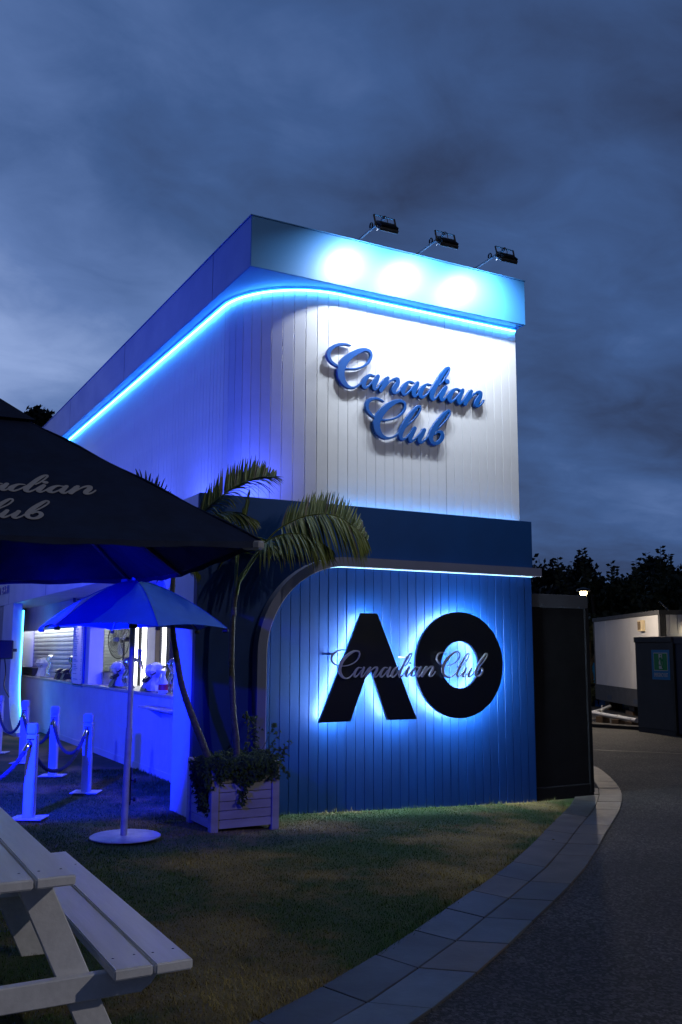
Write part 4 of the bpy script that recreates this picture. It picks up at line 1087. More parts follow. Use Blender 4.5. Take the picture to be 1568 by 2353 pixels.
# ivy: a mass of small lobed leaves plus hanging runners
iv = thing('ivy_plant', (3.56, 8.5, PT - .06), 'dark green ivy spilling over the front and corner of the white planter', 'ivy')
leafp = [(0, 0), (.38, -.12), (.5, .22), (.30, .42), (.18, .95), (0, 1.25), (-.18, .95), (-.30, .42), (-.5, .22), (-.38, -.12)]
def ivy_leaf(p, nrm, sz):
    nrm = _n(nrm); a_ = np.cross(nrm, (rnd.uniform(-1, 1), rnd.uniform(-1, 1), rnd.uniform(-.2, 1))); a_ = _n(a_); b_ = np.cross(nrm, a_)
    if b_[2] > 0: b_ = -b_
    v = [tuple(np.array(p) + sz * (a_ * x + b_ * y) - nrm * sz * .25 * abs(x)) for x, y in leafp]
    return v, [(0, 1, 2, 3), (0, 3, 4, 5), (0, 5, 6, 7), (0, 7, 8, 9)]
V = []
for _ in range(2600):
    x = rnd.uniform(PX0 + .02, PX1 + .02); y = rnd.uniform(PY0 - .03, PY1 - .05)
    hgt = .05 + .09 * max(0, mnoise.noise((x * 5, y * 5, 1.3)) + .4)
    if x < PX0 + .15 and y > PY0 + .3: continue
    V.append(ivy_leaf((x, y, PT - .05 + rnd.random() * hgt), (rnd.uniform(-.7, .5), rnd.uniform(-1.1, .2), rnd.uniform(.2, 1)), rnd.uniform(.016, .032)))
def runner(pts, n_, spread, sz=(.018, .034), stem=True):
    q = spline(pts, 8)
    if stem: stems.append(tube(q, .0025, 4))
    for _ in range(n_):
        k = rnd.randrange(len(q)); p = q[k] + np.array([rnd.gauss(0, spread) for _ in range(3)])
        V.append(ivy_leaf(p, (rnd.uniform(-.6, .4), -1, rnd.uniform(-.1, .7)), rnd.uniform(*sz)))
stems = []
for k in range(22):   # over the left corner and side
    y = rnd.uniform(PY0 - .02, PY0 + .42); L = rnd.uniform(.08, .26) + (.22 if PY0 + .08 < y < PY0 + .26 else 0)
    runner([(PX0 + .06, y, PT), (PX0 - .02, y - .01, PT - .01), (PX0 - .035 + rnd.uniform(-.02, .01), y - rnd.uniform(0, .05), PT - L * .5), (PX0 - .03, y - rnd.uniform(0, .08), PT - L)], int(60 * L / .2), .022)
for k in range(30):   # over the front
    x = rnd.uniform(PX0 + .03, PX1 - .05); L = rnd.uniform(.05, .15) + (.06 if 3.45 < x < 3.66 else 0)
    runner([(x, PY0 + .06, PT), (x, PY0 - .015, PT - .005), (x + rnd.uniform(-.02, .02), PY0 - .02, PT - L * .5), (x + rnd.uniform(-.03, .03), PY0 - .018, PT - L)], int(44 * L / .12), .018)
runner([(3.50, PY0, PT), (3.52, PY0 - .025, .66), (3.53, PY0 - .02, .56), (3.52, PY0 - .02, .46), (3.50, PY0 - .015, .38)], 46, .016, (.02, .04))
runner([(3.58, PY0, PT), (3.56, PY0 - .025, .64), (3.545, PY0 - .02, .54), (3.53, PY0 - .02, .48)], 40, .02)
runner([(3.75, PY0, PT), (3.76, PY0 - .03, .70), (3.77, PY0 - .02, .62)], 26, .02)
runner([(3.80, 8.7, PT), (3.86, 8.85, .95), (3.875, 8.95, 1.15)], 46, .03)
runner([(3.74, 8.75, PT), (3.78, 8.86, .92), (3.81, 8.93, 1.10), (3.80, 8.97, 1.17)], 34, .022)
runner([(3.80, 8.6, PT + .02), (3.90, 8.5, .84), (3.99, 8.45, .86), (4.08, 8.43, .92)], 26, .018)
runner([(3.82, 8.6, PT + .02), (3.93, 8.52, .80), (4.01, 8.47, .80)], 26, .024)
runner([(3.85, 8.5, PT), (3.93, 8.38, .72), (3.96, 8.36, .66), (4.0, 8.35, .63)], 18, .012)
runner([(3.80, 8.65, PT), (3.90, 8.6, .98), (3.95, 8.58, 1.10)], 16, .012)
runner([(3.84, 8.62, PT), (3.95, 8.6, .92), (4.0, 8.6, 1.03)], 14, .012)
il = O('foliage', join(*V), 'ivy_leaf', iv); il['kind'] = 'stuff'
O('runners', join(*stems), 'ivy_stem', iv)

# ------------------------------------------------------------------ things on and round the counter
CT = ZC + .015
def tap_tower(px, X, lab):
    p = at(*z2(px, 960), X=X); y = p[1]
    t = thing('beer_tap', (X, y, CT), lab, 'beer tap', 'chrome beer taps on the counter')
    O('drip_tray', bx(X - .12, X + .10, y - .22, y + .22, CT + .001, CT + .022), 'steel', t, bev=.004)
    for s_ in (-.075, .075):
        O('column', tube(spline([(X + .03, y + s_, CT + .02), (X + .0, y + s_, CT + .15), (X + .05, y + s_, CT + .28), (X + .0, y + s_, CT + .40), (X + .09, y + s_, CT + .45), (X + .18, y + s_, CT + .42)], 6), [.034] * 8 + [.030] * 8 + [.034] * 10 + [.028] * 5, 12), 'chrome', t, smooth=True)
    O('bridge', tube([(X + .10, y - .09, CT + .44), (X + .10, y + .09, CT + .44)], .026, 12), 'chrome', t, smooth=True)
    for s_ in (-.06, .06):
        yy = y - .30 + s_
        O('spout', tube(spline([(X + .12, y - .08, CT + .42), (X + .14, yy, CT + .42), (X + .15, yy - .02, CT + .36)], 4), .012, 8), 'steel', t)
        O('handle', tube([(X + .13, yy, CT + .43), (X + .13, yy, CT + .60)], [.010, .018], 8), 'plastic_black', t)
        O('spout_plug', tube([(X + .15, yy - .02, CT + .36), (X + .16, yy - .03, CT + .29)], [.018, .012], 8), 'tap_yellow', t)
tap_tower(400, 4.20, 'twin curved chrome beer tap in the shuttered hatch beside the black box')
tap_tower(588, 4.20, 'twin curved chrome beer tap in the shuttered hatch beside the menu board')
tap_tower(1050, 4.20, 'twin curved chrome beer tap below the pedestal fan')
tap_tower(1425, 4.20, 'twin curved chrome beer tap beside the spray bottle')
def item(nm, px, X, lab, cat):
    y = at(*z2(px, 960), X=X)[1]; return thing(nm, (X, y, CT), lab, cat), y
t, y = item('speaker_box', 278, 4.2, 'black box on the counter end beside the neon strip', 'box')
O('case', bx(4.05, 4.32, y - .62, y + .62, CT + .001, CT + .19), 'plastic_black', t, bev=.012)
O('front_slot', bx(4.046, 4.05, y - .3, y + .3, CT + .02, CT + .05), 'inner_dark', t)
# wrapped tablet stands
for px, lab in ((365, 'film-wrapped till screen between the black box and the chrome tap'), (1010, 'film-wrapped till screen beside the steel bucket'), (1300, 'film-wrapped till screen beside the spray bottle')):
    t, y = item('till_screen', px, 4.22, lab, 'till')
    O('stand', prism([(4.10, CT), (4.34, CT), (4.26, CT + .26), (4.20, CT + .26)], 'y', y - .10, y + .10), 'plastic_black', t, bev=.006)
    O('screen', obb((4.22, y, CT + .30), (0, 1, 0), _n((.8, 0, .5)), _n((-.5, 0, .8)), .34, .24, .02), 'plastic_black', t, bev=.006)
    V = []
    for zz_, rx_, ry_ in ((.01, .17, .24), (.10, .15, .20), (.2, .10, .16), (.30, .16, .22), (.38, .12, .18), (.42, .02, .03)):
        for k in range(16):
            a_ = 2 * math.pi * k / 16; j_ = 1 + rnd.uniform(-.16, .16)
            V.append((4.22 + rx_ * math.cos(a_) * j_, y + ry_ * math.sin(a_) * j_, CT + zz_))
    O('plastic_wrap', (V, [(i * 16 + k, i * 16 + (k + 1) % 16, (i + 1) * 16 + (k + 1) % 16, (i + 1) * 16 + k) for i in range(5) for k in range(16)]), 'film', t)
# card readers / small dark machines
for px, lab in ((492, 'black card terminal with a green light by the second chrome tap'), (545, 'black receipt printer by the menu board'), (962, 'black card terminal beside the steel bucket'), (1235, 'black card terminal in front of the bright fridge')):
    t, y = item('card_terminal', px, 4.12, lab, 'card terminal')
    O('cradle', prism([(4.04, CT + .001), (4.20, CT + .001), (4.18, CT + .12), (4.10, CT + .15)], 'y', y - .12, y + .12), 'plastic_black', t, bev=.008)
    O('handset', obb((4.12, y, CT + .17), (0, 1, 0), _n((.7, 0, .4)), _n((-.4, 0, .7)), .22, .13, .07), 'plastic_black', t, bev=.02, seg=2)
    O('cable', tube(spline([(4.08, y - .12, CT + .03), (4.02, y - .25, CT + .012), (4.06, y - .40, CT + .012), (4.03, y - .3, CT + .012)], 6), .007, 5), 'plastic_black', t)
t, y = item('steel_bucket', 905, 4.35, 'stainless steel bucket on the counter below the fan', 'bucket')
O('pail', lathe([(.10, .001), (.13, .20), (.137, .21), (.128, .205), (.098, .01)], (4.35, y, CT), 24), 'steel', t, smooth=True)
O('utensil', tube([(4.35, y, CT + .05), (4.40, y + .1, CT + .30)], .008, 6), 'steel', t)
t, y = item('spray_bottle', 1370, 4.08, 'white spray bottle with a red label on the counter', 'spray bottle')
O('bottle', lathe([(.06, .001), (.065, .02), (.063, .15), (.03, .22), (.022, .25), (.022, .27)], (4.08, y, CT), 20), 'plastic_white', t, smooth=True)
O('trigger_head', join(bx(4.05, 4.10, y - .025, y + .09, CT + .27, CT + .31), bx(4.065, 4.085, y + .03, y + .05, CT + .21, CT + .27)), 'plastic_white', t, bev=.006)
O('label', tube([(4.08, y, CT + .05), (4.08, y, CT + .13)], .0665, 20, cap=False), 'label_red', t)
# pedestal fan
t = thing('pedestal_fan', (5.0, 18.2, .1), 'black-caged pedestal fan with four silver blades inside the near hatch', 'fan')
fc = np.array((5.0, 18.2, 2.005)); fr_ = .37
fu_ = np.array((0, 1, 0.)) ; fd = _n((-.95, -.3, 0)); fs = np.cross((0, 0, 1), fd)
def ringpts(r, off, n_=32): return [fc + fd * off + r * (math.cos(a) * fs + math.sin(a) * np.array((0, 0, 1))) for a in np.linspace(0, 2 * math.pi, n_ + 1)]
V = [tube(ringpts(fr_, 0), .009, 5, cap=False), tube(ringpts(fr_ * .66, .075), .0035, 4, cap=False), tube(ringpts(fr_ * .33, .09), .0035, 4, cap=False)]
for k in range(48):
    a = 2 * math.pi * k / 48; dv = math.cos(a) * fs + math.sin(a) * np.array((0, 0, 1))
    V.append(tube([fc + fd * .095 + dv * .05, fc + fd * .08 + dv * fr_ * .6, fc + dv * fr_], .0022, 3, cap=False))
    V.append(tube([fc - fd * .08 + dv * .08, fc - fd * .06 + dv * fr_ * .6, fc + dv * fr_], .0022, 3, cap=False))
O('cage', join(*V), 'black_metal', t)['kind'] = 'stuff'
for k in range(4):
    a = 2 * math.pi * k / 4 + .4
    dv = math.cos(a) * fs + math.sin(a) * np.array((0, 0, 1)); tv = -math.sin(a) * fs + math.cos(a) * np.array((0, 0, 1))
    pts = [fc + dv * .06 - tv * .02, fc + dv * .18 - tv * .09 + fd * .02, fc + dv * .30 - tv * .06 + fd * .03, fc + dv * .32 + tv * .03 - fd * .01, fc + dv * .19 + tv * .03 - fd * .02, fc + dv * .06 + tv * .02]
    O('blade', ([tuple(p) for p in pts] + [tuple(p - fd * .003) for p in pts], [tuple(range(6)), tuple(range(11, 5, -1))]), 'fan_blade', t)
O('hub', tube([fc + fd * .105, fc + fd * .02], [.04, .05], 14), 'menu_frame', t, smooth=True)
O('motor', tube([fc - fd * .05, fc - fd * .22], [.07, .05], 14), 'plastic_black', t, smooth=True)
O('stand', tube([fc - fd * .12, fc - fd * .12 - np.array((0, 0, 1.88))], .02, 10), 'black_metal', t)
O('foot', lathe([(.25, 0), (.25, .02), (.03, .05)], (fc[0] - fd[0] * .12, fc[1] - fd[1] * .12, .1), 20), 'black_metal', t)
# menu board on the pier
mb = thing('menu_board', (UX, 17.1, 1.2), 'tall white menu board in a rounded blue frame between the two hatches', 'menu board')
def rrect(y0, y1, z0, z1, r_, n_=6):
    o = []
    for (cy_, cz_, a0) in ((y1 - r_, z1 - r_, 0), (y0 + r_, z1 - r_, 90), (y0 + r_, z0 + r_, 180), (y1 - r_, z0 + r_, 270)):
        for k in range(n_ + 1):
            a = R(a0 + 90 * k / n_); o.append((cy_ + r_ * math.cos(a), cz_ + r_ * math.sin(a)))
    return o
MY0, MY1, MZ0, MZ1 = 16.74, 17.62, 1.15, 2.62
O('frame', prism(rrect(MY0, MY1, MZ0, MZ1, .13), 'x', UX - .03, UX - .001), 'menu_frame', mb, bev=.004)
O('face', prism(rrect(MY0 + .075, MY1 - .075, MZ0 + .05, MZ1 - .05, .08), 'x', UX - .036, UX - .031), 'menu_white', mb)
V = []; z = MZ1 - .16
while z > MZ0 + .1:
    if rnd.random() < .8:
        L = rnd.uniform(.15, .36); V.append(bx(UX - .0375, UX - .0365, MY1 - .14 - L, MY1 - .14, z, z + .011)); V.append(bx(UX - .0375, UX - .0365, MY0 + .13, MY0 + .19, z, z + .011))
    z -= .032
O('print', join(*V), 'menu_frame', mb)['kind'] = 'stuff'
t = thing('picture_light', (UX, 17.18, 2.70), 'small spotlight over the tall white menu board', 'lamp')
O('stem', tube([(UX - .0, 17.18, 2.70), (UX - .14, 17.18, 2.72)], .008, 6), 'black_metal', t)
O('barrel', tube([(UX - .14, 17.18, 2.735), (UX - .135, 17.18, 2.66)], .022, 10), 'black_metal', t)
lamp('picture_spot', 'SPOT', (UX - .13, 17.18, 2.645), 45, (.92, .88, 1), t, aim=(UX - .0, 17.18, 1.7), spot_size=R(60), spot_blend=.7, shadow_soft_size=.02)
# dome camera under the soffit
dcx, dcy = at(*z2(175, 385), Z=ZS)[:2]
dc = thing('dome_camera', (dcx, dcy, ZS - .12), 'black dome security camera under the soffit above the neon strip', 'camera')
O('mount', lathe([(.12, 0), (.125, -.05), (.10, -.07)], (dcx, dcy, ZS - .002), 20), 'inner_dark', dc, smooth=True)
O('dome', lathe([(.095, -.07)] + [(.095 * math.cos(a), -.07 - .075 * math.sin(a)) for a in np.linspace(0, 1.45, 7)], (dcx, dcy, ZS - .002), 20), 'plastic_black', dc, smooth=True)
# far bay of the side front: dark doorway, window above, loudspeaker
fb = thing('side_wall', (XL, 25, 0), 'dim blue-grey front of the neighbouring bar bay beyond the neon strip', 'wall')
O('lower_panel', bx(XL + .02, XL + .1, 21.25, 34, 0, ZS - .01), 'planter_white', fb)
O('door_recess', bx(XL + .012, XL + .019, 21.9, 23.2, 0, 2.35), 'navy_panel', fb)
O('door_frame', bx(XL - .01, XL + .011, 21.35, 21.6, .3, 1.9), 'trim_white', fb, bev=.01)
O('window_glass', bx(XL - .004, XL - .002, 20.9, 24, ZB - .06, ZB + .8), 'glass_dark', fb)
O('upper_panel', bx(XL + .0, XL + .1, 20.7, 34, ZB + .02, ZB + .9), 'planter_white', fb)
sp_ = at(*z2(30, 735), X=XL - .25)
t = thing('loudspeaker', (XL - .25, sp_[1], 1.6), 'black wall loudspeaker beside the neon strip', 'loudspeaker')
O('cabinet', bx(XL - .42, XL - .10, sp_[1] - .22, sp_[1] + .5, 1.62, 1.98), 'plastic_black', t, bev=.015)
O('grille', bx(XL - .40, XL - .12, sp_[1] - .226, sp_[1] - .2205, 1.65, 1.95), 'black_metal', t)
O('bracket', bx(XL - .10, XL + .02, sp_[1] + .1, sp_[1] + .16, 1.76, 1.82), 'black_metal', t)
O('cable', tube(spline([(XL - .2, sp_[1] + .1, 1.62), (XL - .15, sp_[1] + .2, 1.35), (XL - .2, sp_[1], 1.1), (XL - .15, sp_[1] - .3, .9)], 6), .012, 5), 'plastic_black', t)

# ------------------------------------------------------------------ right side: containers, site office
ct = thing('black_container', (8.2, YF + .05, 0), 'matt black container end standing against the right side of the blue building', 'container')
O('body', bx(XR + .012, 8.655, YF + .045, 17, .12, 2.46), 'container_black', ct, bev=.006)
O('top_rail', bx(XR + .011, 8.665, YF + .03, 17.02, 2.36, 2.53), 'container_grey', ct, bev=.006)
O('edge_post', bx(8.60, 8.662, YF + .02, YF + .09, .05, 2.355), 'container_black', ct, bev=.004)
O('sill', bx(XR + .011, 8.66, YF + .028, 17.01, .0, .155), 'container_black', ct, bev=.004)
O('sill_seam', bx(XR + .02, 8.6, YF + .0405, YF + .0445, .158, .162), 'container_grey', ct)
for k, xx in enumerate((7.9, 8.22, 8.5)): O('rail_bolt', tube([(xx, YF + .03, 2.39 - .01 * k), (xx, YF + .012, 2.39 - .01 * k)], .008, 6), 'steel', ct)
O('vent_pipe', join(tube([(7.93, YF + .4, 2.5), (7.93, YF + .4, 2.66)], .022, 10), tube([(7.93, YF + .4, 2.655), (7.93, YF + .4, 2.69)], .032, 10)), 'pvc', ct)
# site office
K = np.array((18.80, 17.26)); Lf = np.array((21.88, 22.88)); uo = (Lf - K) / np.linalg.norm(Lf - K); vo = np.array((uo[1], -uo[0])); OL = np.linalg.norm(Lf - K); OT = 2.86
so_ = thing('site_office', (K[0], K[1], 0), 'white panelled portable site office on blocks with dark frame', 'portable office')
def ob(u0, u1, v0, v1, z0, z1):
    c = K + uo * (u0 + u1) / 2 + vo * (v0 + v1) / 2
    return obb((c[0], c[1], (z0 + z1) / 2), (*uo, 0), (*vo, 0), (0, 0, 1), u1 - u0, v1 - v0, z1 - z0)
O('core', ob(.02, OL - .02, .03, 2.6, .32, OT - .06), 'office_dark', so_)
sA = [.12, at(*zz(970, 900), Y=None, D=26.6)[1] * 0 + 2.55, 5.0, OL - .1]
for a, b in zip(sA[:-1], sA[1:]):
    O('wall_panel', ob(a + .006, b - .006, -.004, .028, .78, OT - .10), 'office_white', so_, bev=.003)
O('skirt', ob(0, OL, -.01, .03, .30, .775), 'office_dark', so_)
for q in (2.0, 4.6): O('fork_pocket', ob(q, q + .45, -.014, -.0105, .36, .50), 'backing', so_)
O('roof_edge', ob(-.03, OL + .03, -.03, 2.63, OT - .095, OT + .02), 'office_dark', so_)
O('corner_post', ob(-.015, .115, -.012, .03, .3, OT - .1), 'office_dark', so_); O('corner_post', ob(OL - .1, OL + .012, -.012, .03, .3, OT - .1), 'office_dark', so_)
O('end_post', ob(-.02, .02, .031, .14, .3, OT - .1), 'office_dark', so_)
me0 = None
for k in range(24):
    v0 = .15 + k * .1
    O('corrugation', ob(-.022 - (.012 if k % 2 else 0), .018, v0 + .001, v0 + .099, 2.28 if .25 < v0 < 1.75 else .8, OT - .1), 'office_white', so_)
wf = O('window_frame', ob(-.045, -.02, .24, 1.80, 2.20, 2.28), 'pvc', so_)
O('window_frame', ob(-.045, -.02, .24, .30, 1.0, 2.20), 'pvc', so_); O('window_frame', ob(-.045, -.02, 1.72, 1.80, 1.0, 2.20), 'pvc', so_)
O('lit_room', ob(-.018, .018, .30, 1.72, 1.0, 2.20), 'office_room', so_)
O('door_leaf', ob(-.03, -.021, .82, 1.16, 1.0, 2.19), 'timber_orange', so_)
O('room_tube', ob(-.03, -.021, .72, .78, 2.02, 2.17), 'tube_white', so_); O('room_tube', ob(-.03, -.021, .31, .42, 2.05, 2.18), 'office_lamp', so_)
for q in (.7, 3.1, 5.6):
    O('block', ob(q, q + .5, .2, .6, .0, .30), 'timber', so_); O('block', ob(q - .08, q + .58, .12, .5, .0, .12), 'timber', so_)
vt = thing('wall_vent', (*(K + uo * 1.35), 2.4), 'cream louvred vent box on the white office wall', 'vent')
O('case', ob(1.18, 1.50, -.12, -.005, 2.36, 2.66), 'vent_cream', vt, bev=.01)
for k in range(4): O('louvre', ob(1.21 + k * .07, 1.25 + k * .07, -.128, -.121, 2.40, 2.62), 'timber', vt)
bl_ = thing('bulkhead_light', (*(K - uo * .1 + vo * .95), 2.4), 'lit black bulkhead light above the office window', 'lamp')
O('hood', prism([(0, 0)], 'y', 0, 1) if False else ob(-.24, -.04, .66, 1.14, 2.46, 2.60), 'black_metal', bl_, bev=.03)
O('lens', ob(-.25, -.06, .72, 1.08, 2.40, 2.465), 'office_lamp', bl_, bev=.02)
q = K - uo * .35 + vo * .9; lamp('bulkhead_glow', 'POINT', (q[0], q[1], 2.36), 7, (1, .82, .55), bl_, shadow_soft_size=.08)
# pipe on the ground in front of the office
pp = thing('drain_pipe', (18.4, 18.6, .1), 'grey plastic drain pipe lying on low blocks in front of the office', 'pipe')
pa, pb = at(*zz(640, 1432), Z=.22), at(*zz(1020, 1500), Z=.16)
O('pipe', tube([tuple(pa + (pa - pb) * .3), tuple(pa), tuple(pb)], .055, 12), 'pvc', pp, smooth=True)
for w in (.28, .62, .9):
    c = pa + (pb - pa) * w; dd = (pb - pa) * .012
    O('coupling', tube([tuple(c - dd), tuple(c + dd)], .064, 12), 'pvc', pp)
    O('block', bx(c[0] - .12, c[0] + .12, c[1] - .12, c[1] + .12, 0, c[2] - .05), 'timber', pp)
pc_ = at(*zz(800, 1410), D=28.5); O('branch', tube([tuple(pa + (pb - pa) * .02), tuple((pa + pc_) / 2 + np.array((0, 0, .02))), (pc_[0], pc_[1], .25)], .045, 10), 'pvc', pp, smooth=True)
O('cable_tie', tube([tuple(pa + (pb - pa) * .26), tuple(at(*zz(735, 1375), D=27.2))], .008, 5), 'sign_white', pp)
# grey locker wall with the exit sign
bL, bR = at(*zz(1012, 1200), D=22.9), at(*zz(1322, 1200), D=21.9)
uu = (bR - bL); uu[2] = 0; BW = np.linalg.norm(uu); uu /= BW; vv = np.array((-uu[1], uu[0], 0))   # vv points away
if np.dot(vv, bL) < 0: vv = -vv
BT = at(*zz(1150, 812), D=22.4)[2]
gb = thing('grey_enclosure', (bL[0], bL[1], 0), 'dark grey metal enclosure carrying the emergency exit sign', 'enclosure')
def gbx(u0, u1, v0, v1, z0, z1):
    c = bL + uu * (u0 + u1) / 2 + vv * (v0 + v1) / 2
    return obb((c[0], c[1], (z0 + z1) / 2), uu, vv, (0, 0, 1), u1 - u0, v1 - v0, z1 - z0)
O('body', gbx(.02, BW - .02, 0, 1.2, .1, BT - .1), 'container_grey', gb, bev=.01)
O('lid', gbx(0, BW, -.02, 1.22, BT - .13, BT), 'container_grey', gb, bev=.01)
O('edge_strip', gbx(BW - .015, BW + .035, -.01, .04, .05, BT - .12), 'black_metal', gb)
O('base_rail', gbx(.05, BW, -.015, 1.1, -.02, .10), 'office_dark', gb)
O('lever', tube([tuple(bL + uu * (BW - .28) - vv * .05 + np.array((0, 0, BT - .3))), tuple(bL + uu * (BW + .1) - vv * .12 + np.array((0, 0, BT - .52)))], .014, 8), 'black_metal', gb)
nb2 = thing('navy_enclosure', tuple(bL + uu * 1.6), 'dark navy metal panel beside the grey enclosure', 'enclosure')
nb2.location.z = 0; ORG[nb2] = (nb2.location.x, nb2.location.y, 0)
O('panel', gbx(BW + .06, BW + 2.6, .02, 1.2, .05, BT - .05), 'container_navy', nb2, bev=.01)
O('top_rail', gbx(BW + .05, BW + 2.62, 0, 1.22, BT - .17, BT - .02), 'container_navy', nb2, bev=.008)
# exit sign
def ongb(px, py):
    r_ = ray(*zz(px, py)); t_ = np.dot(vv, bL - CP) / np.dot(vv, r_); p = CP + t_ * r_ - bL; return np.dot(p, uu), p[2] + bL[2]
(s0, st_), (s1, sb_) = ongb(1138, 920), ongb(1295, 1168)
es_ = thing('exit_sign', tuple(bL + uu * (s0 + s1) / 2 + np.array((0, 0, sb_ - bL[2]))), 'blue and green emergency exit sign with a running figure', 'sign')
SW, SH = s1 - s0, st_ - sb_
def spoly(pts, d, nm, m, par_=None):
    v = [tuple(bL + uu * (s0 + x * SW) - vv * (.002 + d * .003) + np.array((0, 0, sb_ + y * SH - bL[2]))) for x, y in pts]
    return O(nm, (v, [tuple(range(len(v)))]), m, par_ or es_)
O('plate', gbx(s0, s1, -.004, -.0005, sb_, st_), 'sign_teal', es_)
rc = lambda a, b, c, d: [(a, c), (b, c), (b, d), (a, d)]
spoly(rc(.12, .90, .30, .90), 1, 'border', 'sign_white'); spoly(rc(.145, .875, .32, .88), 2, 'field', 'sign_green')
spoly([(.42, .36), (.62, .36), (.62, .86), (.42, .86)], 3, 'doorway', 'sign_white')
man = [[(.50, .80), (.53, .84), (.57, .83), (.57, .79), (.53, .77)], [(.47, .74), (.58, .76), (.60, .62), (.52, .58), (.50, .66)], [(.47, .74), (.50, .74), (.47, .66), (.44, .60), (.42, .63)], [(.57, .75), (.62, .68), (.65, .60), (.62, .59), (.59, .66)], [(.51, .61), (.60, .62), (.61, .50), (.64, .38), (.60, .38), (.56, .50)], [(.51, .61), (.56, .60), (.53, .50), (.42, .50), (.42, .47), (.55, .46)]]
for pq in man: spoly(pq, 4, 'figure', 'sign_green')
mt = text_mesh('EMERGENCY EXIT', 1.0, .002); xs_ = [v_.co.x for v_ in mt.vertices]; sc_ = SW * .76 / (max(xs_) - min(xs_))
q = bL + uu * (s0 + .5 * SW) - vv * .007 + np.array((0, 0, sb_ + .10 * SH - bL[2]))
place('lettering', mt, 'sign_white', q, es_, ux=uu, uy=(0, 0, 1), s=(sc_, SH * .13 / .73))['kind'] = 'stuff'
# blue hoarding seen between container and office
hp = at(*zz(655, 1200), D=33); hd_ = _n((uu[0], uu[1], 0))
hb2 = thing('blue_hoarding', (hp[0], hp[1], 0), 'bright blue site hoarding behind the white office', 'hoarding')
for k in range(3):
    c = hp + hd_ * (k - 1.2) * 1.25
    O('panel', obb((c[0], c[1], .72), hd_, np.cross((0, 0, 1), hd_), (0, 0, 1), 1.23, .05, 1.44), 'hoarding_blue', hb2, bev=.01)
O('rail', obb((hp[0], hp[1], .5), hd_, np.cross((0, 0, 1), hd_), (0, 0, 1), 4, .08, .03), 'hoarding_blue', hb2)
# lamp behind the container
lpx = at(*zz(583, 460), D=25)
ll = thing('street_lamp', (lpx[0], lpx[1], 0), 'glowing warm lamp on a pole behind the black container', 'street lamp')
O('pole', tube([(lpx[0], lpx[1], 0), (lpx[0], lpx[1], lpx[2] + .1)], [.06, .04], 10), 'steel', ll)
O('head', lathe([(.02, .16), (.16, .12), (.18, .06), (.16, .05)], (lpx[0], lpx[1], lpx[2]), 16), 'black_metal', ll)
O('globe', lathe([(.03, -.05), (.07, -.03), (.085, 0), (.08, .05)], (lpx[0], lpx[1], lpx[2]), 16), 'lamp_warm', ll, smooth=True)
lamp('lamp_glow', 'SPOT', (lpx[0], lpx[1], lpx[2] - .12), 620, (1, .82, .62), ll, aim=(lpx[0], lpx[1], 0), spot_size=R(179), spot_blend=.15, shadow_soft_size=.1)
# banner among the trees
fp_ = at(*zz(1015, 560), D=41); fg = thing('banner', (fp_[0], fp_[1], 2.4), 'small red and white banner hanging among the dark trees', 'banner')
fdir = np.array((rt[0], rt[1], 0)); fdir /= np.linalg.norm(fdir)
O('cloth', ([tuple(fp_ + fdir * a + np.array((0, 0, b))) for a, b in ((-.08, -.18), (.07, -.22), (.08, .2), (-.02, .16))], [(0, 1, 2, 3)]), 'flag_red', fg)
O('stripe', ([tuple(fp_ + fdir * a + np.array((0, 0, b))) for a, b in ((.071, -.22), (.10, -.2), (.10, .22), (.081, .2))], [(0, 1, 2, 3)]), 'sign_white', fg)
O('mast', tube([(fp_[0], fp_[1], 0), tuple(fp_ + np.array((0, 0, 1.6)))], .02, 6), 'steel', fg)

# ------------------------------------------------------------------ trees
LEAF = np.array([(-.5, 0, 0), (0, -.02, .32), (.5, 0, .05), (0, .02, -.30)])
def leaf_cloud(cl, n_, size, seed):
    """cl: list of (centre, radius xyz); leaves near the shell of each clump"""
    g_ = np.random.default_rng(seed); w = np.array([c[1][0] * c[1][2] for c in cl]); w = w / w.sum()
    idx = g_.choice(len(cl), n_, p=w); C_ = np.array([c[0] for c in cl])[idx]; Rr_ = np.array([c[1] for c in cl])[idx]
    d_ = g_.normal(size=(n_, 3)); d_ /= np.linalg.norm(d_, axis=1)[:, None]
    rad = g_.random(n_) ** .45
    P = C_ + d_ * Rr_ * rad[:, None] * (1 + .18 * g_.normal(size=(n_, 1)))
    a_ = g_.normal(size=(n_, 3)); a_ /= np.linalg.norm(a_, axis=1)[:, None]
    b_ = np.cross(a_, g_.normal(size=(n_, 3))); b_ /= np.linalg.norm(b_, axis=1)[:, None]
    s_ = size * g_.uniform(.6, 1.3, (n_, 1))
    V = np.concatenate([P - a_ * s_ * .5, P + b_ * s_ * .3, P + a_ * s_ * .5, P - b_ * s_ * .3], 1).reshape(-1, 3)
    Fc = np.arange(4 * n_).reshape(-1, 4)
    return V.tolist(), [tuple(q) for q in Fc.tolist()]
